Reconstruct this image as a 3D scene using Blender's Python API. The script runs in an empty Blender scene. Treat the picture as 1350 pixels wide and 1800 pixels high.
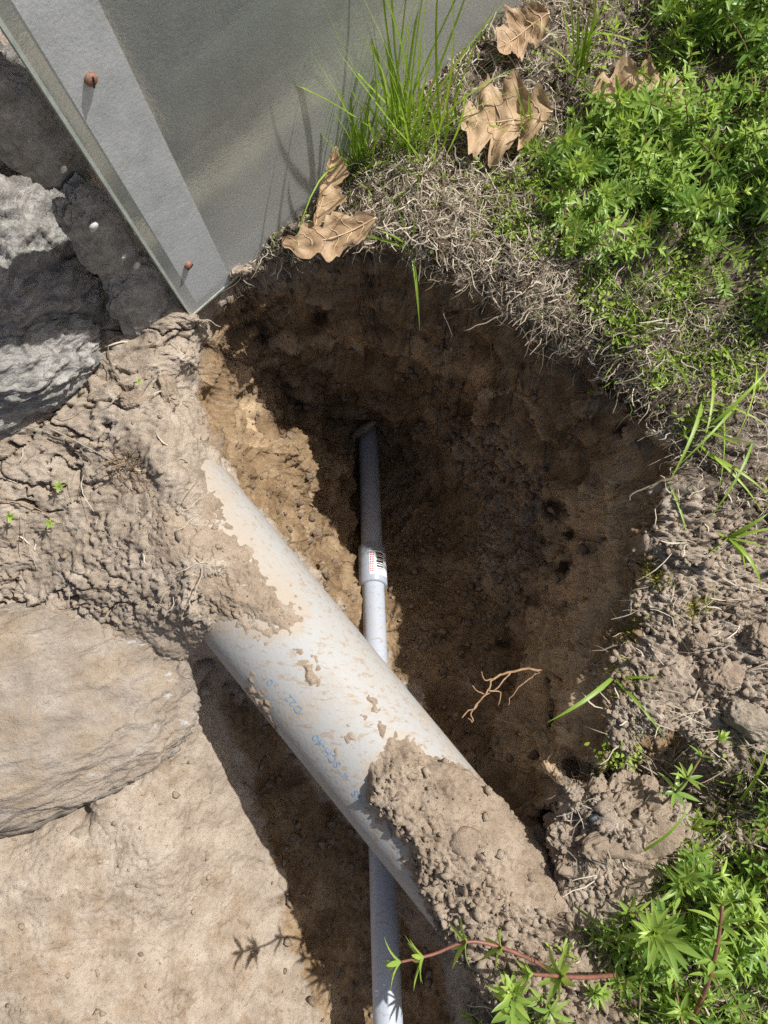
import bpy, bmesh, math, random
import numpy as np
from mathutils import Vector, Matrix, Quaternion
random.seed(7); RNG = np.random.default_rng(7)
SC = bpy.context.scene
COL = SC.collection
rad = math.radians

# ------------------------------------------------------------------ camera, sky, sun, exposure
CAM_H, TILT, FPX = 0.60, rad(8.0), 1352.0
cam = bpy.data.cameras.new('camera'); camo = bpy.data.objects.new('camera', cam); COL.objects.link(camo)
camo.location = (0, 0, CAM_H); camo.rotation_euler = (TILT, 0, 0)
cam.sensor_fit = 'VERTICAL'; cam.sensor_height = 24.0; cam.lens = 24.0 * FPX / 1800.0
cam.clip_start = 0.01; cam.clip_end = 200
SC.camera = camo
SUN_EL, SUN_AZ = rad(53.5), math.atan2(0.865, 0.50)          # azimuth from +Y towards +X
S = Vector((math.sin(SUN_AZ) * math.cos(SUN_EL), math.cos(SUN_AZ) * math.cos(SUN_EL), math.sin(SUN_EL)))
W = bpy.data.worlds.new('World'); SC.world = W; W.use_nodes = True
wn = W.node_tree; sky = wn.nodes.new('ShaderNodeTexSky'); sky.sky_type = 'NISHITA'; sky.sun_disc = False
sky.sun_elevation = SUN_EL; sky.sun_rotation = SUN_AZ; sky.air_density = 1.0; sky.dust_density = 4.0; sky.ozone_density = 0.4
wn.links.new(sky.outputs[0], wn.nodes['Background'].inputs[0]); wn.nodes['Background'].inputs[1].default_value = 0.08
sl = bpy.data.lights.new('sun', 'SUN'); sl.energy = 5.0; sl.angle = rad(0.5); sl.color = (1.0, 0.98, 0.945)
so = bpy.data.objects.new('sun', sl); COL.objects.link(so); so.rotation_euler = S.to_track_quat('Z', 'Y').to_euler()
so.location = (1, 1, 2)
SC.view_settings.view_transform = 'Standard'; SC.view_settings.look = 'None'; SC.view_settings.exposure = 0.26; SC.view_settings.gamma = 1
SC.render.engine = 'CYCLES'; SC.cycles.max_bounces = 6; SC.cycles.use_denoising = False; SC.cycles.transparent_max_bounces = 12

# ------------------------------------------------------------------ helpers
ct, st = math.cos(TILT), math.sin(TILT)
def ray(u, v):
    x = (u - 675) / FPX; y = -(v - 900) / FPX
    return x, y * ct + st, y * st - ct
def P(u, v, z):                                            # point of the place seen at photo pixel u,v at height z
    x, y, zz = ray(u, v); t = (CAM_H - z) / -zz
    return Vector((x * t, y * t, z))
def proj(p):                                               # n,3 -> u,v
    p = np.asarray(p); x = p[..., 0]; y = p[..., 1]; z = p[..., 2] - CAM_H
    yc = y * ct + z * st; zc = -y * st + z * ct
    return 675 + FPX * x / -zc, 900 - FPX * yc / -zc
def sst(a, b, x):
    t = np.clip((x - a) / (b - a), 0, 1); return t * t * (3 - 2 * t)
def _mixh(n):
    n = n ^ (n >> np.uint32(13)); n = n * np.uint32(1274126177); n = n ^ (n >> np.uint32(16)); n = n * np.uint32(2246822519)
    return ((n ^ (n >> np.uint32(15))) & np.uint32(0xFFFFFF)).astype(np.float32) * np.float32(1 / 0x1000000)
def _u(a, k): return a.astype(np.int64).astype(np.uint32) * np.uint32(k)
KS = (374761393, 668265263, 2147483647)
def h3(ix, iy, iz, seed):
    return _mixh(_u(ix, KS[0]) + _u(iy, KS[1]) + _u(iz, KS[2]) + np.uint32((seed * 1274126177) & 0xFFFFFFFF))
def vnoise(p, seed=0):
    p = np.asarray(p); i = np.floor(p); f = (p - i).astype(np.float32); f = f * f * f * (f * (f * 6 - 15) + 10); r = 0
    b0 = [_u(i[..., k], KS[k]) for k in range(3)]; b1 = [b0[k] + np.uint32(KS[k]) for k in range(3)]; sd = np.uint32((seed * 1274126177) & 0xFFFFFFFF)
    for a in (0, 1):
        wx = f[..., 0] if a else 1 - f[..., 0]; hx = (b1 if a else b0)[0] + sd
        for b in (0, 1):
            wxy = wx * (f[..., 1] if b else 1 - f[..., 1]); hy = hx + (b1 if b else b0)[1]
            r = r + wxy * ((1 - f[..., 2]) * _mixh(hy + b0[2]) + f[..., 2] * _mixh(hy + b1[2]))
    return r * 2 - 1
ROT = np.array(Matrix.Rotation(0.9, 3, Vector((1, 2, 3)).normalized()))
def fbm(p, octs=4, seed=0, gain=0.5):
    r = 0; a = 1; q = np.asarray(p)
    for k in range(octs):
        r = r + a * vnoise(q, seed + k * 17); q = (q @ ROT.T) * 2.03 + 5.2; a *= gain
    return r
def worley2(x, y, seed):
    ix = np.floor(x).astype(np.int64); iy = np.floor(y).astype(np.int64); z0 = np.zeros_like(ix)
    f1 = np.full(x.shape, 9.0); f2 = np.full(x.shape, 9.0); idv = np.zeros(x.shape); tl = np.zeros(x.shape)
    for a in (-1, 0, 1):
        for b in (-1, 0, 1):
            cx, cy = ix + a, iy + b
            r = h3(cx, cy, z0, seed + 2)
            dx = cx + h3(cx, cy, z0, seed) - x; dy = cy + h3(cx, cy, z0, seed + 1) - y; d = np.hypot(dx, dy)
            near = d < f1; an = r * 97.0; tl = np.where(near, dx * np.cos(an) + dy * np.sin(an), tl)
            f2 = np.where(near, f1, np.minimum(f2, d)); idv = np.where(near, r, idv); f1 = np.where(near, d, f1)
    return f1, f2, idv, tl
def clod(w, p=.30):                                        # broken, tilted lumps with gaps between them
    f1, f2, r, t = w; return sst(0, p, f2 - f1) * (.30 + .70 * r + .55 * t) * np.sqrt(np.clip(1.15 - f1 ** 2, .05, 1))
def sdpoly(u, v, poly):                                    # >0 inside, pixels
    q = np.array(poly, float); n = len(q); d = np.full(u.shape, 1e9); ins = np.zeros(u.shape, bool)
    for k in range(n):
        a, b = q[k], q[(k + 1) % n]; ex, ey = b - a
        t = np.clip(((u - a[0]) * ex + (v - a[1]) * ey) / (ex * ex + ey * ey + 1e-9), 0, 1)
        d = np.minimum(d, np.hypot(u - a[0] - t * ex, v - a[1] - t * ey))
        c = (a[1] > v) != (b[1] > v)
        with np.errstate(divide='ignore', invalid='ignore'):
            xi = a[0] + (v - a[1]) / (ey if ey != 0 else 1e-9) * ex
        ins ^= c & (u < xi)
    return np.where(ins, d, -d)
def new_mesh(name, verts, faces, mat=None, smooth=False):
    me = bpy.data.meshes.new(name); verts = np.asarray(verts, np.float32)
    if isinstance(faces, np.ndarray):
        me.vertices.add(len(verts)); me.vertices.foreach_set('co', verts.ravel())
        k = faces.shape[1]; me.loops.add(faces.size); me.loops.foreach_set('vertex_index', faces.astype(np.int32).ravel())
        me.polygons.add(len(faces)); me.polygons.foreach_set('loop_start', np.arange(0, faces.size, k, dtype=np.int32))
        me.update(calc_edges=True); me.validate()
    else:
        me.from_pydata([tuple(x) for x in verts], [], faces); me.update()
    if mat: me.materials.append(mat)
    if smooth: me.polygons.foreach_set('use_smooth', np.ones(len(me.polygons), bool))
    return me
def link(name, me, parent=None):
    o = bpy.data.objects.new(name, me); COL.objects.link(o)
    if parent: o.parent = parent
    return o
def obj(name, verts, faces, mat, parent=None, smooth=False):
    return link(name, new_mesh(name, verts, faces, mat, smooth), parent)
def tag(o, label, cat=None, group=None, kind=None):
    if label: o['label'] = label
    if cat: o['category'] = cat
    if group: o['group'] = group
    if kind: o['kind'] = kind
    return o
def empty(name, loc, label, cat, group=None):
    o = bpy.data.objects.new(name, None); COL.objects.link(o); o.location = loc; o.empty_display_size = 0.02
    return tag(o, label, cat, group)
def attr(me, name, data):
    a = me.attributes.new(name, 'FLOAT', 'POINT'); a.data.foreach_set('value', np.asarray(data, np.float32))
class MB:                                                  # collects loose geometry
    def __init__(s): s.v = []; s.f = []; s.n = 0
    def add(s, v, f):
        s.v.append(np.asarray(v, float)); s.f += [tuple(i + s.n for i in q) for q in f]; s.n += len(v)
    def build(s, name, mat, parent=None, smooth=False):
        return obj(name, np.concatenate(s.v), s.f, mat, parent, smooth)
def tube(path, radii, n=6, cap=True):
    path = [Vector(p) for p in path]; m = len(path); V = []; F = []
    if not hasattr(radii, '__len__'): radii = [radii] * m
    up = Vector((0.31, 0.17, 0.93)); prev = None
    for k, p in enumerate(path):
        t = (path[min(k + 1, m - 1)] - path[max(k - 1, 0)]).normalized()
        a = (prev - t * prev.dot(t)) if prev else up.cross(t)
        a = a.normalized() if a.length > 1e-6 else t.orthogonal().normalized(); prev = a; b = t.cross(a)
        for j in range(n):
            w = 2 * math.pi * j / n; V.append(p + (a * math.cos(w) + b * math.sin(w)) * radii[k])
    for k in range(m - 1):
        for j in range(n):
            F.append((k * n + j, k * n + (j + 1) % n, (k + 1) * n + (j + 1) % n, (k + 1) * n + j))
    if cap: F.append(tuple(range(n))[::-1]); F.append(tuple((m - 1) * n + j for j in range(n)))
    return V, F
def ribbon(path, width, side, fold=0.25):                  # a blade: three verts across, folded along the middle
    V = []; F = []; m = len(path)
    for k, p in enumerate(path):
        p = Vector(p); t = (Vector(path[min(k + 1, m - 1)]) - Vector(path[max(k - 1, 0)])).normalized()
        s = (side - t * side.dot(t)); s = s.normalized() if s.length > 1e-6 else t.orthogonal().normalized()
        nn = s.cross(t); w = width[k] if hasattr(width, '__len__') else width
        V += [p - s * w, p - nn * w * fold, p + s * w]
        if k:
            a = 3 * (k - 1); F += [(a, a + 1, a + 4, a + 3), (a + 1, a + 2, a + 5, a + 4)]
    return V, F

# ------------------------------------------------------------------ materials
def mat(name):
    m = bpy.data.materials.new(name); m.use_nodes = True; nt = m.node_tree
    return m, nt, nt.nodes['Principled BSDF']
class NT:
    def __init__(s, nt): s.t = nt; s.tc = None
    def n(s, kind, **kw):
        x = s.t.nodes.new('ShaderNode' + kind)
        for k, v in kw.items():
            if k.startswith('i_'):
                key = k[2:]; x.inputs[int(key) if key.isdigit() else key].default_value = v
            else: setattr(x, k, v)
        return x
    def l(s, a, b): s.t.links.new(a, b)
    def coord(s):
        if not s.tc: s.tc = s.n('TexCoord')
        return s.tc.outputs['Object']
    def noise(s, scale, detail=3, rough=0.6, vec=None):
        x = s.n('TexNoise'); x.inputs['Scale'].default_value = scale; x.inputs['Detail'].default_value = detail
        x.inputs['Roughness'].default_value = rough; s.l(vec or s.coord(), x.inputs['Vector']); return x.outputs['Fac']
    def voro(s, scale, feature='F1', out='Distance', vec=None):
        x = s.n('TexVoronoi', feature=feature); x.inputs['Scale'].default_value = scale; s.l(vec or s.coord(), x.inputs['Vector']); return x.outputs[out]
    def stretch(s, sc, rot=(0, 0, 0)):
        x = s.n('Mapping'); x.inputs['Scale'].default_value = sc; x.inputs['Rotation'].default_value = rot; s.l(s.coord(), x.inputs['Vector']); return x.outputs[0]
    def ramp(s, fac, stops, interp='LINEAR'):
        x = s.n('ValToRGB'); x.color_ramp.interpolation = interp; e = x.color_ramp.elements
        while len(e) < len(stops): e.new(0.5)
        for k, (p, c) in enumerate(stops):
            e[k].position = p; e[k].color = (c, c, c, 1) if not hasattr(c, '__len__') else (*c, 1)
        s.l(fac, x.inputs[0]); return x.outputs[0]
    def mix(s, fac, a, b, mode='MIX'):
        x = s.n('Mix', data_type='RGBA', blend_type=mode)
        for sock, val in ((x.inputs[0], fac), (x.inputs[6], a), (x.inputs[7], b)):
            if hasattr(val, 'is_linked'): s.l(val, sock)
            elif hasattr(val, '__len__'): sock.default_value = (*val[:3], 1)
            else: sock.default_value = val
        return x.outputs[2]
    def math(s, op, a, b=0.0, clamp=False):
        x = s.n('Math', operation=op, use_clamp=clamp)
        for k, val in enumerate((a, b)):
            if hasattr(val, 'is_linked'): s.l(val, x.inputs[k])
            else: x.inputs[k].default_value = val
        return x.outputs[0]
    def attr(s, name): return s.n('Attribute', attribute_name=name).outputs['Fac']
    def bump(s, h, dist, strength=1.0, prev=None):
        x = s.n('Bump'); x.inputs['Distance'].default_value = dist; x.inputs['Strength'].default_value = strength; s.l(h, x.inputs['Height'])
        if prev: s.l(prev, x.inputs['Normal'])
        return x.outputs[0]
def soil_material(name, use_attr):
    m, nt, b = mat(name); N = NT(nt)
    dry = N.ramp(N.noise(38, 5, 0.65), [(0.28, (.30, .238, .178)), (0.5, (.425, .35, .272)), (0.72, (.535, .455, .368))])
    damp_shade = N.ramp(N.noise(26, 5, 0.65), [(0.28, (.135, .086, .046)), (0.5, (.30, .206, .118)), (0.74, (.49, .368, .242))])
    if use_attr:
        d = N.math('ADD', N.attr('damp_shade'), N.math('MULTIPLY', N.math('SUBTRACT', N.noise(55, 4, .7), .5), .7))
        c = N.mix(N.ramp(d, [(.35, 0.0), (.65, 1.0)]), dry, damp_shade)
        c = N.mix(N.math('MULTIPLY', N.attr('clay'), N.ramp(N.noise(40, 4, .7), [(.3, .45), (.55, 1.0)])), c, (.62, .46, .29))
        c = N.mix(N.math('MULTIPLY', N.attr('till'), N.ramp(N.noise(75, 5, .75), [(.42, .0), (.56, .9)])), c, (.46, .365, .265))
        hum_shade = N.math('ADD', N.attr('humus_pit_shade'), N.math('MULTIPLY', N.math('SUBTRACT', N.noise(90, 4, .7), .5), .8))
        c = N.mix(N.ramp(hum_shade, [(.4, 0.0), (.75, 1.0)]), c, (.055, .038, .026))
    else: c = N.mix(1.0, dry, (.88, .84, .80), 'MULTIPLY')
    fl = N.ramp(N.noise(420, 2, .7), [(.66, 0.0), (.76, 1.0)])                      # pale mineral grains
    c = N.mix(N.math('MULTIPLY', fl, .55), c, (.52, .46, .38))
    pit_shade = N.ramp(N.noise(270, 4, .8), [(.34, 1.0), (.43, 0.0)])  # shade of tiny pits put into the soil colour as dark specks
    c = N.mix(N.math('MULTIPLY', pit_shade, .45), c, (.06, .042, .028))
    nt.links.new(c, b.inputs['Base Color'])
    b.inputs['Roughness'].default_value = .95; b.inputs['Specular IOR Level'].default_value = .12
    h = N.bump(N.noise(230, 7, .8), .0028, .8)
    h = N.bump(N.noise(900, 3, .7), .0012, .8, h)
    nt.links.new(h, b.inputs['Normal']); return m
M_SOIL = soil_material('soil', True); M_CLOD = soil_material('dry_soil', False)

def rock_material(name, cols, dirt, axis=(1.2, 1.2, 9), rot=(0.5, 0.3, 0), streak=None):
    m, nt, b = mat(name); N = NT(nt); v = N.stretch(axis, rot)
    lay = N.noise(34, 6, .68, v); c = N.ramp(lay, [(.3, cols[0]), (.5, cols[1]), (.7, cols[2])])
    sp = N.ramp(N.noise(480, 2, .7), [(.36, 1.0), (.45, 0.0)]); c = N.mix(N.math('MULTIPLY', sp, .5), c, cols[0])
    if dirt > 0:
        dc = N.ramp(N.noise(60, 4, .7), [(.3, (.24, .18, .122)), (.7, (.40, .325, .24))])
        geo = N.n('NewGeometry'); sx = N.n('SeparateXYZ'); N.l(geo.outputs['Normal'], sx.inputs[0])
        f = N.math('ADD', N.math('MULTIPLY', sx.outputs[2], .3), N.math('ADD', N.math('MULTIPLY', N.noise(22, 5, .7), 1.3), dirt - 1.0))
        c = N.mix(N.ramp(f, [(.35, 0.0), (.6, 1.0)]), c, dc)
    if streak:
        s2 = N.ramp(N.noise(16, 5, .75, N.stretch((1, 2.2, 5), (0, 0, .5))), [(.60, 0.0), (.66, 1.0)]); c = N.mix(N.math('MULTIPLY', s2, .7), c, streak)
    nt.links.new(c, b.inputs['Base Color']); b.inputs['Roughness'].default_value = .85; b.inputs['Specular IOR Level'].default_value = .25
    h = N.bump(N.noise(60, 8, .72, v), .006, .8); h = N.bump(N.noise(420, 4, .7), .0012, .7, h); nt.links.new(h, b.inputs['Normal']); return m
M_SCHIST = rock_material('grey_schist', [(.14, .132, .12), (.34, .32, .292), (.52, .495, .455)], 0, (1.5, 1.5, 4.5), (.9, .35, .5))
M_MORTAR = rock_material('old_mortar', [(.20, .185, .16), (.40, .375, .335), (.54, .51, .465)], 0.05, (2, 2, 2.5))
M_BOULDER = rock_material('dirty_boulder', [(.22, .182, .145), (.32, .27, .22), (.42, .37, .31)], .5, (1.0, 1.4, 1.8), (.35, .1, .3), (.52, .54, .56))
M_STONE = rock_material('tan_stone', [(.22, .18, .13), (.36, .30, .23), (.46, .40, .32)], .25, (2, 2, 4))

M_GRAVEL = rock_material('damp_gravel', [(.14, .10, .066), (.27, .20, .14), (.45, .37, .295)], .40, (2, 2, 4))
def plastic(name, base, rough, dirty=0.0, scr=True):
    m, nt, b = mat(name); N = NT(nt); c = None
    f1 = N.ramp(N.noise(24, 6, .72), [(.60 - dirty * .11, 0.0), (.78 - dirty * .11, 1.0)])
    f2 = N.ramp(N.noise(170, 4, .75, N.stretch((.45, 1.3, 1.3), (0, 0, .9))), [(.60 - dirty * .06, 0.0), (.68 - dirty * .06, 1.0)])
    f3 = N.ramp(N.noise(9, 4, .7), [(.38, 0.0), (.7, 1.0)])
    c = N.mix(N.math('MULTIPLY', f3, .14 * dirty), base, (.48, .39, .29))
    c = N.mix(N.math('MULTIPLY', f1, .5 * dirty), c, (.36, .30, .225))
    c = N.mix(N.math('MULTIPLY', f2, .70 * dirty), c, (.30, .215, .14))
    film = N.ramp(N.math('ADD', N.attr('film'), N.math('MULTIPLY', N.math('SUBTRACT', N.noise(130, 6, .75), .5), 1.3)), [(.36, 0.0), (.80, 1.0)])
    c = N.mix(N.math('MULTIPLY', film, .8), c, (.36, .305, .24))
    nt.links.new(c, b.inputs['Base Color'])
    r = N.n('MapRange'); N.l(f1, r.inputs[0]); r.inputs[3].default_value = rough; r.inputs[4].default_value = .85; nt.links.new(r.outputs[0], b.inputs['Roughness'])
    b.inputs['Specular IOR Level'].default_value = .25
    nt.links.new(N.bump(N.noise(300, 3, .6), .0006, .5), b.inputs['Normal']); return m
M_PVC = plastic('white_pvc', (.34, .343, .335), .6, 1.0)
M_GREY = plastic('grey_conduit', (.40, .435, .49), .35, .7)
M_COUP = plastic('grey_coupling', (.36, .395, .455), .33, .25)
def simple(name, col, rough=.8, spec=.3, var=.25, scale=200, bump=0.0):
    m, nt, b = mat(name); N = NT(nt)
    dark = tuple(x * (1 - var) for x in col); light = tuple(min(1, x * (1 + var)) for x in col)
    nt.links.new(N.ramp(N.noise(scale, 4, .7), [(.3, dark), (.7, light)]), b.inputs['Base Color'])
    b.inputs['Roughness'].default_value = rough; b.inputs['Specular IOR Level'].default_value = spec
    if bump: nt.links.new(N.bump(N.noise(scale * 2, 4, .7), bump, .8), b.inputs['Normal'])
    return m
def ink():
    m, nt, b = mat('blue_ink'); N = NT(nt); nt.links.new(N.ramp(N.noise(420, 4, .75), [(.38, (.33, .35, .37)), (.55, (.13, .27, .45))]), b.inputs['Base Color']); b.inputs['Roughness'].default_value = .6; return m
M_INK = ink()
M_PAPER = simple('white_sticker', (.82, .82, .82), .4, .4, .03)
M_BLACK = simple('black_ink', (.03, .03, .035), .5); M_RED = simple('red_ink', (.45, .10, .10), .5)
M_RUST = simple('rusty_brass', (.23, .105, .06), .45, .5, .5, 600, .0006)
M_STRIP = simple('pale_metal', (.80, .83, .85), .55, .4, .16, 60, .0004)
M_PALE = simple('pale_quartz', (.55, .53, .49), .6, .3, .2, 300, .0005)
M_BLACKSTONE = simple('black_stone', (.03, .033, .04), .45, .5, .3, 300, .0006)
def foliage(name, lo, hi, trans=.35, gloss=.45, hue_var=True):
    m, nt, b = mat(name); N = NT(nt)
    oi = N.n('ObjectInfo'); at = N.attr('tint')
    f = N.math('ADD', N.math('MULTIPLY', oi.outputs['Random'], .55), N.math('ADD', N.math('MULTIPLY', N.noise(120, 2), .3), at))
    c = N.mix(N.math('SUBTRACT', f, .15, True), lo, hi)
    nt.links.new(c, b.inputs['Base Color']); b.inputs['Roughness'].default_value = gloss; b.inputs['Specular IOR Level'].default_value = .45
    tr = N.n('BsdfTranslucent'); N.l(N.mix(.5, c, (hi[0] * 1.3, hi[1] * 1.3, hi[2] * .6)), tr.inputs[0])
    ms = N.n('MixShader'); ms.inputs[0].default_value = trans
    out = nt.nodes['Material Output']; N.l(b.outputs[0], ms.inputs[1]); N.l(tr.outputs[0], ms.inputs[2]); N.l(ms.outputs[0], out.inputs[0]); return m
M_LEAF = foliage('sprig_leaf', (.14, .275, .06), (.46, .60, .13), .42, .36)
M_GRASS = foliage('grass_blade', (.11, .22, .02), (.34, .48, .06), .35, .42)
M_COVER = foliage('ground_cover_leaf', (.12, .22, .02), (.36, .46, .07), .3, .5)
M_MOSS = foliage('moss', (.10, .11, .01), (.28, .26, .03), .2, .8)
M_STEM = simple('plant_stem', (.16, .13, .05), .5, .4, .45, 90); M_STEMRED = simple('reddish_stem', (.20, .085, .06), .45, .4, .35, 90)
M_STRAW = foliage('straw', (.13, .092, .058), (.60, .525, .41), .12, .7)
M_ROOT = simple('root_bark', (.30, .19, .11), .8, .2, .4, 250)
M_FINEROOT = simple('fine_root', (.20, .135, .085), .9, .2, .4, 250)
def dead_leaf():
    m, nt, b = mat('dead_oak_leaf'); N = NT(nt)
    oi = N.n('ObjectInfo'); a = N.mix(oi.outputs['Random'], (.24, .13, .065), (.46, .31, .17))
    c = N.mix(N.ramp(N.noise(60, 5, .7), [(.4, 0.0), (.75, 1.0)]), a, (.52, .38, .23))
    c = N.mix(N.ramp(N.noise(140, 4, .7), [(.58, 0.0), (.70, .85)]), c, (.20, .10, .05))
    nt.links.new(c, b.inputs['Base Color']); b.inputs['Roughness'].default_value = .6
    nt.links.new(N.bump(N.noise(150, 4, .6), .002, .5), b.inputs['Normal'])
    tr = N.n('BsdfTranslucent'); N.l(c, tr.inputs[0]); ms = N.n('MixShader'); ms.inputs[0].default_value = .2
    out = nt.nodes['Material Output']; N.l(b.outputs[0], ms.inputs[1]); N.l(tr.outputs[0], ms.inputs[2]); N.l(ms.outputs[0], out.inputs[0]); return m
M_DEAD = dead_leaf(); M_VEIN = simple('leaf_vein', (.62, .46, .28), .6)
def pane_material():
    m, nt, b = mat('frosted_pane'); N = NT(nt); out = nt.nodes['Material Output']
    dust = N.ramp(N.noise(9, 5, .7), [(.3, 0.0), (.7, 1.0)]); fleck = N.ramp(N.noise(420, 3, .75), [(.66, 0.0), (.74, 1.0)]); at = N.attr('dust')
    grime = N.ramp(N.noise(700, 3, .8), [(.3, .8), (.7, 1.0)])
    col = N.mix(dust, (.38, .42, .40), (.58, .61, .585)); col = N.mix(at, col, (.84, .84, .80)); strip_at = N.attr('seal'); patchy = N.math('MULTIPLY', strip_at, N.ramp(N.noise(45, 5, .7), [(.3, .7), (.6, 1.0)])); col = N.mix(patchy, col, (.90, .925, .92)); col = N.mix(1.0, col, grime, 'MULTIPLY'); col = N.mix(N.math('MULTIPLY', fleck, .7), col, (.9, .9, .88))
    bp = N.bump(N.noise(330, 3, .65), .0014, .6)
    d = N.n('BsdfDiffuse'); N.l(col, d.inputs[0]); N.l(N.bump(N.noise(330, 3, .65), .0005, .35), d.inputs['Normal'])
    t = N.n('BsdfTranslucent'); t.inputs[0].default_value = (.88, .90, .87, 1)
    tp = N.n('BsdfTransparent'); tp.inputs[0].default_value = (.86, .91, .88, 1)
    rf = N.n('BsdfRefraction'); rf.inputs['Color'].default_value = (.86, .91, .88, 1); rf.inputs['Roughness'].default_value = .45; rf.inputs['IOR'].default_value = 1.12; N.l(bp, rf.inputs['Normal'])
    m0 = N.n('MixShader'); m0.inputs[0].default_value = .14; N.l(rf.outputs[0], m0.inputs[1]); N.l(tp.outputs[0], m0.inputs[2])
    m1 = N.n('MixShader'); m1.inputs[0].default_value = .35; N.l(d.outputs[0], m1.inputs[1]); N.l(t.outputs[0], m1.inputs[2])
    fac = N.math('SUBTRACT', .47, N.math('ADD', N.math('MULTIPLY', dust, .12), N.math('ADD', N.math('MULTIPLY', fleck, .3), N.math('ADD', N.math('MULTIPLY', patchy, .42), N.math('MULTIPLY', at, .34)))), True)
    m2 = N.n('MixShader'); N.l(fac, m2.inputs[0]); N.l(m1.outputs[0], m2.inputs[1]); N.l(m0.outputs[0], m2.inputs[2])
    g = N.n('BsdfGlossy'); g.inputs['Roughness'].default_value = .32; g.inputs[0].default_value = (.9, .9, .9, 1); N.l(bp, g.inputs['Normal'])
    fr = N.n('Fresnel'); fr.inputs[0].default_value = 1.75; N.l(bp, fr.inputs['Normal'])
    m3 = N.n('MixShader'); N.l(fr.outputs[0], m3.inputs[0]); N.l(m2.outputs[0], m3.inputs[1]); N.l(g.outputs[0], m3.inputs[2]); N.l(m3.outputs[0], out.inputs[0]); return m
M_PANE = pane_material()
def clear_material():
    m, nt, b = mat('clear_back_face'); N = NT(nt); tp = N.n('BsdfTransparent'); tp.inputs[0].default_value = (.93, .96, .94, 1); N.l(tp.outputs[0], nt.nodes['Material Output'].inputs[0]); return m
M_CLEAR = clear_material(); M_PANEEDGE = simple('pane_edge', (.50, .55, .48), .35, .5, .2, 150)

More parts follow.
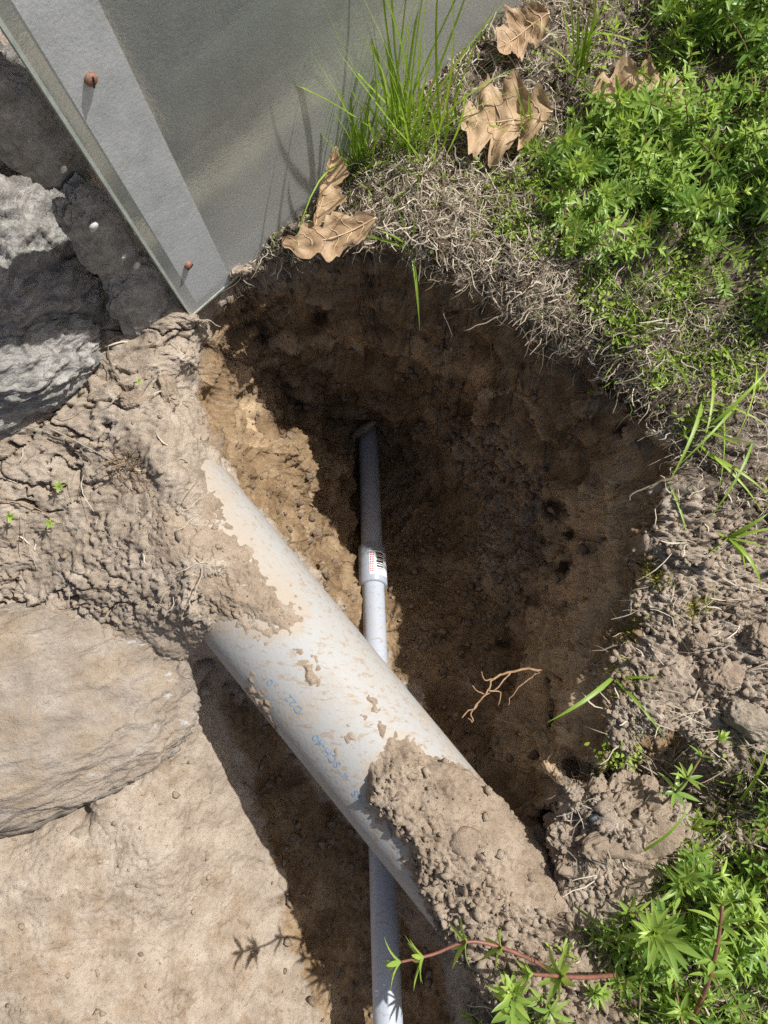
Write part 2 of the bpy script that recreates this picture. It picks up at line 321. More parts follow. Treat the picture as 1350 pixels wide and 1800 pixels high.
# ------------------------------------------------------------------ the ground: one dug-up sheet
CP = [  # photo pixel u, v and the height of the soil there
 # turf, upper right
 (1350,0,.03),(1100,50,.02),(1350,300,.03),(1150,300,.015),(960,100,.015),(950,300,.01),(800,280,.01),(700,150,.01),(700,380,.006),(850,430,.0),
 (1000,480,.0),(1200,500,.01),(1350,550,.015),(1200,650,-.010),(1350,800,.0),(1250,900,.0),(1200,1000,-.008),(1350,1000,.0),(1200,1150,-.012),
 (1350,1200,-.006),(1150,1290,-.016),(1300,1350,-.015),(1350,1500,-.015),(1250,1500,-.02),(1320,1750,-.01),(1100,1750,-.02),(950,1790,-.03),(1500,900,.0),(1500,1800,0),(1500,0,.03),(1100,2000,-.03),(1100,-250,.02),(700,-150,.02),
 # rim
 (350,562,-.02),(420,482,-.024),(500,442,-.022),(580,428,-.010),(650,434,.0),(730,458,.0),(800,498,-.006),(870,545,-.01),(930,592,-.012),(1000,602,-.024),(1050,680,-.028),
 (1112,706,-.028),(1142,770,-.022),(1135,860,-.02),(1130,950,-.02),(1108,1050,-.02),(1070,1150,-.02),(1050,1250,-.02),(1050,1315,-.025),
 (335,556,-.024),(400,492,-.022),(450,446,-.020),(520,382,-.016),(600,305,-.008),(700,210,-.003),(800,115,.004),(380,470,-.02),(430,424,-.02),(500,360,-.014),(580,283,-.008),(680,188,-.002),(560,385,-.012),
 # crevice and block, lower right
 (1005,1352,-.10),(1060,1350,-.10),(1120,1362,-.10),(1190,1384,-.075),(1210,1430,-.03),(992,1392,-.006),(1060,1400,-.006),(1130,1425,-.010),(1100,1460,-.010),(995,1460,-.010),(1000,1520,-.016),(1060,1560,-.02),(1160,1550,-.02),(990,1565,-.03),
 (955,1420,-.10),(950,1500,-.085),(940,1570,-.065),(900,1660,-.05),(850,1740,-.09),(890,1790,-.06),
 # feet of the walls
 (420,660,-.17),(500,700,-.29),(600,748,-.40),(660,765,-.43),(720,748,-.385),(800,738,-.285),(880,778,-.235),(950,858,-.245),(972,950,-.255),(940,1050,-.26),(890,1150,-.265),(840,1250,-.245),(825,1330,-.225),
 # floor
 (700,800,-.435),(650,900,-.415),(740,900,-.385),(850,900,-.31),(660,1000,-.365),(760,1050,-.34),(860,1000,-.30),(670,1150,-.315),(760,1200,-.29),(600,1110,-.29),(830,1120,-.29),
 # sunlit shelf at the left of the bowl
 (345,690,-.06),(400,730,-.10),(455,770,-.14),(525,775,-.18),(570,790,-.31),(515,850,-.19),(525,920,-.205),(565,880,-.32),(575,950,-.335),(590,1000,-.235),(625,1010,-.345),(430,860,-.09),(480,920,-.14),(540,1010,-.195),(605,1060,-.25),(640,1085,-.315),
 # dug soil, left
 (0,720,-.0),(150,630,-.012),(250,600,-.012),(300,700,-.015),(320,640,-.015),(100,800,-.02),(250,850,-.03),(0,900,-.03),(150,950,-.04),(50,1030,-.065),(300,1000,-.02),(200,1070,-.045),(0,1080,-.075),
 (325,900,-.014),(370,830,-.045),(385,1000,-.012),(345,1098,-.025),(430,1060,-.05),(300,760,-.012),(345,775,-.030),(310,800,-.006),(335,840,-.008),(250,800,-.015),
 # under the white pipe and the lower trench
 (470,1060,-.16),(520,1160,-.21),(380,1160,-.13),(560,1250,-.225),(500,1400,-.235),(600,1400,-.24),(600,1550,-.235),(700,1400,-.24),(560,1650,-.24),(640,1700,-.215),(650,1790,-.20),(750,1700,-.20),(760,1780,-.19),(760,1560,-.19),
 (770,1440,-.20),(820,1520,-.10),(875,1450,-.07),(890,1550,-.045),(900,1610,-.035),(820,1640,-.14),(840,1385,-.10),(905,1420,-.10),(880,1330,-.17),
 (310,1232,-.135),(235,1335,-.135),(150,1412,-.13),(50,1462,-.12),
 # sunlit lower left
 (330,1200,-.112),(250,1300,-.105),(170,1400,-.10),(100,1500,-.105),(0,1500,-.09),(300,1500,-.13),(410,1450,-.178),(200,1650,-.125),(0,1700,-.09),(400,1650,-.185),(480,1620,-.208),(300,1790,-.13),(480,1790,-.19),(0,1900,-.09),(500,2000,-.17),(800,2000,-.12),
 (-150,1300,-.07),(-150,900,-.02),(-150,1800,-.08),(-200,600,.0),(0,560,.0),(150,540,.0),(300,520,-.005),(200,300,.0),(-100,100,.0),(400,250,.005),
]
cp = [tuple(P(*c)) for c in CP]
for c in CP[35:52]:                                        # the cut drops sharply just inside the rim
    p = P(*c); d = Vector((.02 - p.x, .06 - p.y, 0)).normalized()
    for run, drop in ((.008, .055), (.015, .115)): cp.append((p.x + d.x * run, p.y + d.y * run, p.z - drop))
    cp.append((p.x - d.x * .010, p.y - d.y * .010, p.z + .004))
cp = np.array(cp)
D = np.hypot(cp[:, None, 0] - cp[None, :, 0], cp[:, None, 1] - cp[None, :, 1]) 
n = len(cp); A = np.zeros((n + 3, n + 3)); A[:n, :n] = -D - np.eye(n) * 0.0003; A[:n, n] = 1; A[:n, n + 1:] = cp[:, :2]; A[n:, :n] = A[:n, n:].T
wts = np.linalg.solve(A, np.concatenate([cp[:, 2], np.zeros(3)]))
X0, X1, Y0, Y1 = -.41, .41, -.41, .60
LX, LY = 486, 561
gx = np.linspace(X0, X1, LX); gy = np.linspace(Y0, Y1, LY); HH = np.zeros((LY, LX))
for j in range(LY):
    d = np.hypot(gx[:, None] - cp[None, :, 0], gy[j] - cp[None, :, 1]); HH[j] = -d @ wts[:n] + wts[n] + wts[n + 1] * gx + wts[n + 2] * gy[j]
HH = np.clip(HH, -.46, .05)
for _ in range(2):
    q = np.pad(HH, 1, mode='edge'); HH = (q[1:-1, 1:-1] * 2 + q[:-2, 1:-1] + q[2:, 1:-1] + q[1:-1, :-2] + q[1:-1, 2:]) / 6
def lookup(A2, x, y):
    fx = np.clip((x - X0) / (X1 - X0) * (LX - 1), 0, LX - 1.001); fy = np.clip((y - Y0) / (Y1 - Y0) * (LY - 1), 0, LY - 1.001)
    i = fx.astype(int); j = fy.astype(int); a = fx - i; b = fy - j
    return (A2[j, i] * (1 - a) + A2[j, i + 1] * a) * (1 - b) + (A2[j + 1, i] * (1 - a) + A2[j + 1, i + 1] * a) * b
def height(x, y): return lookup(HH, x, y)
# spread the grid evenly over the surface so that steep walls get as many faces as flat ground
def refine(a):
    r = np.zeros((a.shape[0] * 2 - 1, a.shape[1] * 2 - 1)); r[::2, ::2] = a; r[1::2, ::2] = (a[1:] + a[:-1]) / 2; r[:, 1::2] = (r[:, 2::2] + r[:, :-1:2]) / 2; return r
gyv, gxv = np.gradient(HH, gy, gx); MON = np.sqrt(1 + gxv ** 2 + gyv ** 2)
for _ in range(6):
    q = np.pad(MON, 1, mode='edge'); MON = (q[1:-1, 1:-1] * 2 + q[:-2, 1:-1] + q[2:, 1:-1] + q[1:-1, :-2] + q[1:-1, 2:]) / 6
GX, GY = np.meshgrid(np.linspace(X0, X1, 32), np.linspace(Y0, Y1, 37))
for lev, its in enumerate((500, 500, 500)):
    if lev: GX, GY = refine(GX), refine(GY)
    for it in range(its):
        m_ = lookup(MON, GX, GY)
        wh = m_[:, 1:] + m_[:, :-1]; wv = m_[1:] + m_[:-1]
        l, r, d_, u_ = wh[1:-1, :-1], wh[1:-1, 1:], wv[:-1, 1:-1], wv[1:, 1:-1]; s_ = l + r + d_ + u_
        nx_ = (l * GX[1:-1, :-2] + r * GX[1:-1, 2:] + d_ * GX[:-2, 1:-1] + u_ * GX[2:, 1:-1]) / s_; ny_ = (l * GY[1:-1, :-2] + r * GY[1:-1, 2:] + d_ * GY[:-2, 1:-1] + u_ * GY[2:, 1:-1]) / s_
        GX[1:-1, 1:-1] += .5 * (nx_ - GX[1:-1, 1:-1]); GY[1:-1, 1:-1] += .5 * (ny_ - GY[1:-1, 1:-1])
def upsample(a, k):
    def one(a):
        m = a.shape[0]; t = np.linspace(0, m - 1, (m - 1) * k + 1); i = np.minimum(t.astype(int), m - 2); f = (t - i)[:, None]
        p0 = a[np.maximum(i - 1, 0)]; p1 = a[i]; p2 = a[i + 1]; p3 = a[np.minimum(i + 2, m - 1)]
        return p1 + .5 * f * (p2 - p0 + f * (2 * p0 - 5 * p1 + 4 * p2 - p3 + f * (3 * (p1 - p2) + p3 - p0)))
    return one(one(a).T).T
K = 6
TX, TY = upsample(GX, K), upsample(GY, K); 
_q = np.stack([TX, TY, TX * 0], -1); _wx = fbm(_q * 24, 3, 201) * .0065; _wy = fbm(_q * 24 + 7, 3, 202) * .0065; TZ = height(TX + _wx, TY + _wy); nr, nc = TX.shape
def grid_normals(X, Y, Z):
    p = np.stack([X, Y, Z], -1); du = np.gradient(p, axis=1); dv = np.gradient(p, axis=0)
    nn = np.cross(du, dv); return nn / (np.linalg.norm(nn, axis=-1, keepdims=True) + 1e-12)
TP = np.stack([TX, TY, TZ], -1); TN = grid_normals(TX, TY, TZ)
TU, TV = proj(TP)
SX, SY = np.meshgrid(np.arange(nc) * (X1 - X0) / nc * 1.05, np.arange(nr) * (Y1 - Y0) / nr * 1.05)   # near-isometric surface coordinates
wob = fbm(TP * 28, 4, 3) * 22; wob2 = fbm(TP * 28 + 40, 4, 9) * 22
u_, v_ = TU + wob, TV + wob2
steep = 1 - sst(.45, .8, TN[..., 2])
HOLE = [(345,640),(420,480),(560,425),(730,455),(870,545),(1000,600),(1140,730),(1135,900),(1110,1050),(1050,1250),(1010,1340),(990,1560),(900,1600),(830,1360),(650,1120),(480,930),(400,830),(350,760)]
hole = sst(-15, 25, sdpoly(u_, v_, HOLE))
trench = sst(-10, 40, sdpoly(u_, v_, [(360,1120),(480,1240),(700,1560),(830,1740),(860,1850),(570,1850),(500,1640),(425,1430)]))  # damp trench soil, darkened along the outline of the pipe's cast shadow
TURF = [(440,480),(455,420),(560,300),(560,200),(900,-60),(1500,-60),(1500,1000),(1230,900),(1150,760),(1060,690),(980,600),(860,530),(730,450),(600,425)]
turf = sst(-20, 30, sdpoly(u_, v_, TURF))
turf2 = sst(-20, 30, sdpoly(u_, v_, [(830,1720),(960,1620),(1130,1600),(1230,1400),(1260,1320),(1500,1290),(1500,1900),(830,1900)]))
crumb = sst(-20, 40, sdpoly(u_, v_, [(1130,860),(1400,830),(1400,1420),(1200,1440),(1180,1600),(1000,1600),(985,1380),(1050,1320),(1060,1180),(1110,1050)]))
lft = sst(-20, 40, sdpoly(u_, v_, [(-300,560),(340,560),(345,700),(310,800),(420,900),(540,1080),(340,1120),(-300,1120)]))
smooth_ = sst(-20, 60, sdpoly(u_, v_, [(-300,1420),(120,1440),(330,1230),(400,1440),(520,1680),(600,1900),(-300,1900)]))
damp_shade = np.clip(hole * (0.55 + .45 * sst(-.03, -.10, -TP[..., 2] * -1)) + trench * .75, 0, 1)
damp_shade = np.clip(damp_shade * (.72 + .5 * sst(-.08, -.30, TP[..., 2])), 0, 1)
damp_shade = np.maximum(damp_shade, .85 * steep * (TU > 560) * (TV < 1330) * (TU < 1200))
clay = sst(-25, 25, sdpoly(u_, v_, [(1090,770),(1112,900),(1080,1020),(1045,1130),(1035,1260),(995,1345),(850,1345),(890,1200),(935,1080),(975,960),(1005,850)]));  # pale clay, painted lighter still for light bounced onto the right wall
clay_bounce_a = np.maximum(clay, .85 * np.exp(-((TP[..., 2] + .165 + fbm(TP * 16, 3, 205) * .03) / .012) ** 2) * steep * hole * (TV < 780))
till = sst(-20, 30, sdpoly(u_, v_, [(745,745),(900,760),(985,850),(970,1000),(900,1070),(820,1010),(850,890),(770,830)]))
damp_shade = np.maximum(damp_shade, .42 * smooth_ * sst(-.1, .8, fbm(TP * 16, 4, 77, .6) + .35))
humus_pit_shade = np.clip(np.maximum(turf, turf2) * .62 + hole * sst(-.075, -.015, TP[..., 2]) * .55 * (TU > 420), 0, 1)
for _a, _b, _r in ((978, 895, 26), (985, 1000, 24), (1085, 760, 22), (1000, 940, 14), (880, 1130, 16), (560, 560, 30), (470, 600, 30)): humus_pit_shade = np.maximum(humus_pit_shade, .85 * np.exp(-((TU - _a) ** 2 + (TV - _b) ** 2) / (_r * _r)))  # shade of pit holes in the walls painted as dark spots
# relief along the surface normal
rel = fbm(TP * 14, 3, 21) * .006 * (1 - .5 * smooth_) + fbm(TP * 42, 3, 31) * .0034 * (1 - .45 * smooth_) * (1 - .6 * lft)
rel += fbm(TP * np.array([60, 60, 170]), 3, 41) * .0030 * steep * hole
rel += (fbm(TP * np.array([85, 85, 14]), 3, 45) * .0026 - np.abs(fbm(TP * np.array([17, 17, 7]), 2, 46)) * .012) * steep * hole
rel += fbm(TP * np.array([22, 22, 60]), 2, 43) * .0080 * steep * hole - np.abs(fbm(TP * np.array([30, 30, 75]), 3, 44)) * .006 * steep * hole
lump = clod(worley2(SX / .013 + fbm(TP * 90, 2, 5) * .4, SY / .013 + fbm(TP * 90, 2, 6) * .4, 11))
lftp = lft * sst(-.25, .3, fbm(TP * 17, 3, 203))
rough = np.clip(crumb * .78 + lftp * .03 + turf * .6 + turf2 * .6 + trench * .35 + hole * .55 * (1 - steep * .5), 0, 1.1)
rel += lump * .0062 * rough * sst(-.3, .35, fbm(TP * 20, 3, 51))
rel += clod(worley2(SX / .0060 + fbm(TP * 160, 2, 7) * .4, SY / .0060 + fbm(TP * 160, 2, 8) * .4, 12), .4) * (.0036 * rough + .0009)
rel -= (np.abs(fbm(TP * 55, 3, 15)) * .0050 + np.abs(fbm(TP * 130, 2, 16)) * .0022) * (lft * .20 + crumb * .4 + .08)
_pm = sst(-.2, .35, fbm(TP * 22, 3, 19))
rel -= (1 - sst(.0, .13, np.abs(fbm(TP * 50, 4, 17, .65)))) * .0034 * (lft * .9 + crumb * .35 + smooth_ * .05) * _pm + sst(.25, .6, fbm(TP * 200, 3, 18, .7)) * .0030 * (lft * .25 + crumb * .6 + smooth_ * .15)
# cracks in the loose soil on the left
f1, f2, cid, tl_ = worley2(SX / .034 + fbm(TP * 40, 3, 71) * .5, SY / .034 + fbm(TP * 40, 3, 72) * .5, 14)
crk = (1 - sst(.02, .10, f2 - f1)) * sst(-.1, .3, fbm(TP * 16, 2, 73))
rel -= crk * .011 * (lft * .9 + smooth_ * .12)
rel += (fbm(TP * 230, 2, 81) * .0013 * (.45 + .9 * rough) + fbm(TP * 430, 2, 83) * .0010 * (.6 + .8 * rough + .5 * lft))
rel += np.minimum(0, fbm(TP * 95, 3, 84) + .12) * .0045 * (.35 + .65 * lft + .4 * crumb)
DP = TP + TN * rel[..., None]
DN = grid_normals(DP[..., 0], DP[..., 1], DP[..., 2])
idx = np.arange(nr * nc).reshape(nr, nc)
quads = np.stack([idx[:-1, :-1], idx[:-1, 1:], idx[1:, 1:], idx[1:, :-1]], -1).reshape(-1, 4)
loop = np.concatenate([idx[0, :-1], idx[:-1, -1], idx[-1, :0:-1], idx[:0:-1, 0]])
allv = DP.reshape(-1, 3); skirts = []; base = len(allv); prev = loop; m_ = len(loop)
for f, zt in ((1.25, 0.0), (2.5, 0.0), (12, -.02), (60, -.1)):
    ring = allv[loop].copy(); ring[:, :2] *= f; ring[:, 2] = ring[:, 2] * (0.35 if f < 2 else 0) + zt
    skirts.append(ring); cur = base + np.arange(m_); base += m_
    quads = np.concatenate([quads, np.stack([prev, cur, np.roll(cur, -1), np.roll(prev, -1)], -1)]); prev = cur
allv = np.concatenate([allv] + skirts); ns = len(allv) - nr * nc
gm = new_mesh('ground', allv, quads, M_SOIL, False)
attr(gm, 'damp_shade', np.concatenate([damp_shade.ravel(), np.zeros(ns)])); attr(gm, 'till', np.concatenate([till.ravel(), np.zeros(ns)])); attr(gm, 'clay', np.concatenate([clay_bounce_a.ravel(), np.zeros(ns)])); attr(gm, 'humus_pit_shade', np.concatenate([humus_pit_shade.ravel(), np.full(ns, .6)]))
tag(link('ground', gm), 'dug-up brown soil with a deep hole and trench', None, None, 'structure')
FP, FN = DP.reshape(-1, 3), DN.reshape(-1, 3); FU, FV = proj(FP)
def hit(u, v):                                             # soil point seen at a photo pixel, and its normal
    d = np.hypot(FU - u, FV - v); c = np.nonzero(d < max(3.0, d.min() * 1.2))[0]; k = c[np.argmax(FP[c, 2])]
    return Vector(FP[k]), Vector(FN[k])
def pick(weight, count):                                   # random points of the ground by weight
    w = np.clip(weight.ravel(), 0, None) * (FU > -120) * (FU < 1470) * (FV > -120) * (FV < 1920); c = np.cumsum(w)
    return np.searchsorted(c, RNG.random(count) * c[-1])

# ------------------------------------------------------------------ boulders and the foundation
def ico(sub):
    bm = bmesh.new(); bmesh.ops.create_icosphere(bm, subdivisions=sub, radius=1)
    v = np.array([x.co[:] for x in bm.verts]); f = np.array([[q.index for q in p.verts] for p in bm.faces]); bm.free(); return v, f
ICO = {k: ico(k) for k in (1, 2, 3, 5, 7)}
def boulder(name, center, radii, rot, material, seed, label, cat, sub=7, amp=.12, strata=.05, sax=(0.3, .2, 1), power=.75, group=None, freq=1.6, rough_=1.0):
    v, f = ICO[sub]; v = v.copy()
    s = np.sign(v) * np.abs(v) ** power; s /= np.linalg.norm(s, axis=1, keepdims=True) ** .6
    q = s + seed * 3.7
    s = s * (1 + amp * fbm(q * freq, 3, seed))[:, None]
    d = np.array(sax) / np.linalg.norm(sax); tt = (s @ d) * 5 + fbm(q * 1.4, 3, seed + 5) * 1.2
    s = s * (1 + strata * (tt - np.floor(tt) - .5) * sst(0, .15, tt - np.floor(tt)) * (1 if sub > 3 else .3))[:, None]
    s = s * (1 + .030 * fbm(q * 7, 4, seed + 8, .6) - (.05 * np.abs(fbm(q * 4, 3, seed + 9)) + .022 * np.abs(fbm(q * 15, 3, seed + 10))) * rough_)[:, None]
    s = s * np.array(radii)
    o = obj(name, s, f, material, None, False); o.location = center; o.rotation_euler = rot
    return tag(o, label, cat, group)
boulder('boulder', (-.292, .272, .0), (.082, .062, .130), (.05, -.10, .70), M_SCHIST, 3, 'grey layered boulder beside the frosted panel, largest at the left edge', 'boulder', amp=.10, strata=.10, sax=(.5, -.35, .8), power=.8)
boulder('boulder', (-.306, .208, .006), (.080, .050, .062), (.1, .2, .60), M_SCHIST, 5, 'lower grey boulder partly sunk in soil under the dark crack', 'boulder', amp=.12, strata=.08)
boulder('boulder', (-.335, -.085, -.082), (.185, .094, .054), (.12, .18, .27), M_BOULDER, 11, 'dirt-covered tan boulder jutting from the left with blue-white scuffs', 'boulder', amp=.09, strata=.012, sax=(.15, .5, 1), power=.70, freq=1.5, rough_=1.0)

# ------------------------------------------------------------------ frosted panel
PA = P(335, 548, -.02); PB = P(926, -5, .012)
hdir = Vector((PB.x - PA.x, PB.y - PA.y, 0)).normalized(); up = Vector((0, 0, 1)); nrm = Vector((hdir.y, -hdir.x, 0))
if nrm.dot(Vector((0, 0, 0)) - PA) < 0: nrm.negate()
def onpanel(u, v, off=0.0):
    d = Vector(ray(u, v)); o = Vector((0, 0, CAM_H)); nl = nrm + up * LEAN; t = (PA + nrm * off - o).dot(nl) / d.dot(nl); p = o + d * t
    return (p - PA).dot(hdir), p.z
LEAN = math.tan(rad(2))
def PL(h, z, off): return PA + hdir * h + nrm * (off - (z - PA.z) * LEAN) + up * (z - PA.z)
panel = empty('window_well_panel', PA, 'frosted clear plastic panel with rusty screws leaning at the upper left', 'panel')
def local(vs): return [Vector(v) - PA for v in vs]
def boxhz(h0, h1, z0, z1, o0, o1):
    V = [PL(h, z, o) for o in (o0, o1) for (h, z) in ((h0, z0), (h1, z0), (h1, z1), (h0, z1))]
    return V, [(0, 1, 2, 3), (4, 5, 6, 7), (0, 1, 5, 4), (1, 2, 6, 5), (2, 3, 7, 6), (3, 0, 4, 7)]
TH = .0045; PW, PH = .80, .365; zb = PA.z - .006
sh0, sh1 = .0085, .0445; HC = [0, .0042, sh0 - .0004, sh0, .018, .028, .037, sh1, sh1 + .0005] + list(np.linspace(.06, PW, 50)); nh, nz = len(HC) - 1, 40; V = []; dust_sheen_v = []; strip_white_v = []; F = []
for side, off in ((0, 0.0), (1, -TH)):
    for j in range(nz + 1):
        for i in range(nh + 1):
            h, z = HC[i], zb + PH * (j / nz) ** 1.4; strip_white_v.append(1.0 if side == 0 and sh0 - .0001 < h < sh1 + .0001 and z > zb + .014 else 0.0)  # brightness of the strip put into the pane colour as whitening
            V.append(PL(h, z + (.03 * h / PW if j == 0 else 0), off)); dust_sheen_v.append(min(1, max(max(0, 1 - (z - zb) / (.08 + .18 * min(1, h / .3))) ** .7, .75 * min(1, max(0, (h - .12) / .3)))) if side == 0 else 0)  # dust, plus the bright lower and right sheen put into the colour
    b0 = side * (nz + 1) * (nh + 1)
    for j in range(nz):
        for i in range(nh):
            a = b0 + j * (nh + 1) + i; F.append((a, a + 1, a + nh + 2, a + nh + 1)[::1 if side == 0 else -1])
me = new_mesh('pane', local(V), F, M_PANE); attr(me, 'dust', dust_sheen_v); attr(me, 'seal', strip_white_v); link('pane', me, panel)
me.materials.append(M_CLEAR); me.polygons.foreach_set('material_index', [0] * (nh * nz) + [1] * (nh * nz))
EV, EF = boxhz(-.0022, -.0001, zb, zb + PH, -TH - .0004, .0004); obj('pane_edge', local(EV), EF, M_PANEEDGE, panel)
EV, EF = boxhz(0, PW, zb - .002, zb + .0005, -TH - .0004, .0004); obj('pane_edge', local(EV), EF, M_PANEEDGE, panel)
sh0, sh1 = .0085, .0445
EV, EF = boxhz(sh0, sh1, zb + .016, zb + PH, -TH - .0035, -TH - .0008); obj('edge_strip', local(EV), EF, M_STRIP, panel)
EV, EF = boxhz(sh1 + .004, PW, zb + .006, zb + .026, -TH - .006, -TH - .0008); obj('bottom_strip', local(EV), EF, M_STRIP, panel)
for (su, sv, rr) in ((158, 138, .0036), (330, 465, .0034)):
    h, z = onpanel(su, sv); c = PL(h, z, 0)
    V = []; F = []; seg = 20
    for k, (r, o) in enumerate(((rr, 0.0), (rr, .0012), (rr * .88, .0024), (rr * .5, .0032), (rr * .12, .0034))):
        for j in range(seg):
            a = 2 * math.pi * j / seg; V.append(c + hdir * r * math.cos(a) + up * r * math.sin(a) + nrm * o)
        if k:
            for j in range(seg): F.append(((k - 1) * seg + j, (k - 1) * seg + (j + 1) % seg, k * seg + (j + 1) % seg, k * seg + j))
    F.append(tuple(4 * seg + j for j in range(seg)))
    sc = obj('screw', local(V), F, M_RUST, panel, True)
    a = rad(70 if sv < 300 else 20); dx = hdir * math.cos(a) + up * math.sin(a); dy = hdir * -math.sin(a) + up * math.cos(a)
    V = [c + dx * sx * rr * .9 + dy * sy * rr * .11 + nrm * so_ for so_ in (.0025, .0036) for sx, sy in ((-1, -1), (1, -1), (1, 1), (-1, 1))]
    obj('slot', [x - PA for x in V], [(0, 1, 2, 3), (4, 5, 6, 7), (0, 1, 5, 4), (1, 2, 6, 5), (2, 3, 7, 6), (3, 0, 4, 7)], M_BLACK, sc)
# foundation behind the panel: rough mortared masonry
nh, nz = 150, 90; hs = np.linspace(-.55, .95, nh); zs = np.linspace(-.12, .62, nz); H2, Z2 = np.meshgrid(hs, zs)
off = -.33 + H2 * 0
pw = np.array(PA)[None, None] * np.array([1, 1, 0]) + H2[..., None] * np.array(hdir) + Z2[..., None] * np.array(up)
off = off + fbm(pw * 18, 4, 61) * .014 + fbm(pw * 70, 3, 62) * .004
pw = pw + off[..., None] * np.array(nrm)
ii = np.arange(nh * nz).reshape(nz, nh); fq = np.stack([ii[:-1, :-1], ii[:-1, 1:], ii[1:, 1:], ii[1:, :-1]], -1).reshape(-1, 4)
tag(obj('foundation_wall', pw.reshape(-1, 3), fq, M_MORTAR, None, False), 'rough grey mortared foundation wall seen dimly behind the frosted panel', 'wall')

HA = math.atan2(hdir.y, hdir.x)
for k, (h_, z_, o_, rr, lb) in enumerate(((-.024, .015, -.018, (.027, .010, .055), 'lowest shaded grey stone beside the bottom corner of the panel'), (-.020, .105, -.018, (.021, .009, .062), 'middle shaded grey stone beside the panel edge between the screws'), (-.018, .215, -.020, (.021, .009, .070), 'upper shaded grey stone beside the panel edge near the top screw'))):
    boulder('boulder', PL(h_, z_, o_), rr, (.06 * (k - 1), .1 - .12 * k, HA + .08 * (k - 1)), M_MORTAR, 80 + k, lb, 'boulder', amp=.14, strata=.03, power=.7, rough_=1.2, freq=2.2)
for k, (h_, z_, r_) in enumerate(((-.022, .135, .0036), (-.018, .090, .0024), (-.014, .072, .0030), (-.016, .190, .0022))):
    boulder('pebble', PL(h_, z_, -.0055), (r_, r_ * .6, r_ * 1.3), (.2, .1, HA), M_PALE, 90 + k, ('largest white pebble set in the shaded mortar left of the panel', 'small white pebble in the mortar, second from the bottom', 'lowest white pebble in the mortar beside the panel edge', 'tiny white pebble in the mortar nearest the top')[k], 'pebble', 2, .15, .0)
boulder('boulder', PL(-.13, .06, -.20), (.16, .09, .26), (.1, .05, math.atan2(hdir.y, hdir.x) + .1), M_SCHIST, 9, 'tall grey foundation stone at the upper left corner behind the panel', 'boulder', amp=.10, strata=.06, power=.65)
# dark window added close behind the panel to darken its upper middle
win = empty('added_dark_window', PL(.075, .105, -.085), 'added dark window behind the frosted panel, darkening its upper middle', 'window'); wo = win.location.copy()
EV, EF = boxhz(.085, .70, .115, .32, -.092, -.086); obj('glass', [v - wo for v in EV], EF, simple('added_dark_glass', (.022, .027, .026), .25, .4), win)
for (a, b, c, d) in ((.07, .715, .085, .115), (.07, .085, .115, .32), (.70, .715, .115, .32), (.38, .395, .115, .32), (.07, .715, .32, .335)):
    EV, EF = boxhz(a, b, c, d, -.094, -.078); obj('frame', [v - wo for v in EV], EF, simple('added_frame', (.10, .10, .092), .7), win)

# ------------------------------------------------------------------ white drain pipe
R_ = .0535; ZP = -.076
ca = P(317, 898, ZP); cb = P(850, 1551, ZP); axd = (cb - ca).normalized(); side = Vector((axd.y, -axd.x, 0)).normalized()   # side points up-right in the photo
if side.x < 0: side.negate()
PS = ca - axd * .14; PLEN = (cb - ca).length + .55
def cyl(s, a, r): return PS + axd * s + side * (r * math.sin(a)) + up * (r * math.cos(a))
pipe = empty('drain_pipe', PS, 'large white plastic drain pipe crossing the hole, crusted with soil', 'pipe')
seg = 128; V = []; F = []; NK = 200
for k in range(NK + 1):
    for j in range(seg):
        V.append(cyl(PLEN * k / NK, 2 * math.pi * j / seg, R_) - PS)
    if k:
        for j in range(seg): F.append(((k - 1) * seg + j, (k - 1) * seg + (j + 1) % seg, k * seg + (j + 1) % seg, k * seg + j))
PIPE_WALL = obj('pipe_wall', V, F, M_PVC, pipe, True)
def cyl_at(u, v):                                          # s, angle on the pipe surface seen at a photo pixel
    o = Vector((0, 0, CAM_H)); d = Vector(ray(u, v)).normalized(); oc = o - PS
    d2 = d - axd * d.dot(axd); o2 = oc - axd * oc.dot(axd)
    A_, B_, C_ = d2.dot(d2), 2 * d2.dot(o2), o2.dot(o2) - R_ * R_; disc = max(0, B_ * B_ - 4 * A_ * C_)
    p = o + d * ((-B_ - math.sqrt(disc)) / (2 * A_)) - PS; s = p.dot(axd); w = p - axd * s
    return s, math.atan2(w.dot(side), w.dot(up))
def print_on_pipe(text, u0, v0, size):                     # ink lettering wrapped on the pipe, running up to the left
    cu = bpy.data.curves.new('lettering', 'FONT'); cu.body = text; cu.size = size; cu.resolution_u = 3
    to = bpy.data.objects.new('lettering_source', cu); COL.objects.link(to)
    dg = bpy.context.evaluated_depsgraph_get(); me = bpy.data.meshes.new_from_object(to.evaluated_get(dg))
    COL.objects.unlink(to); bpy.data.objects.remove(to)
    s0, a0 = cyl_at(u0, v0)
    for vx in me.vertices:
        x, y = vx.co.x, vx.co.y; s = s0 - x; a = a0 - (y - size * .35) / R_
        vx.co = cyl(s, a, R_ + .0003) - PS
    me.materials.clear(); me.materials.append(M_INK); link('lettering', me, pipe)
print_on_pipe('NS', 640, 1414, .0105); print_on_pipe('4" SCH-40', 612, 1368, .0098); print_on_pipe('D22', 528, 1252, .0095); print_on_pipe('0', 478, 1204, .0095); print_on_pipe('V/', 706, 1498, .011)

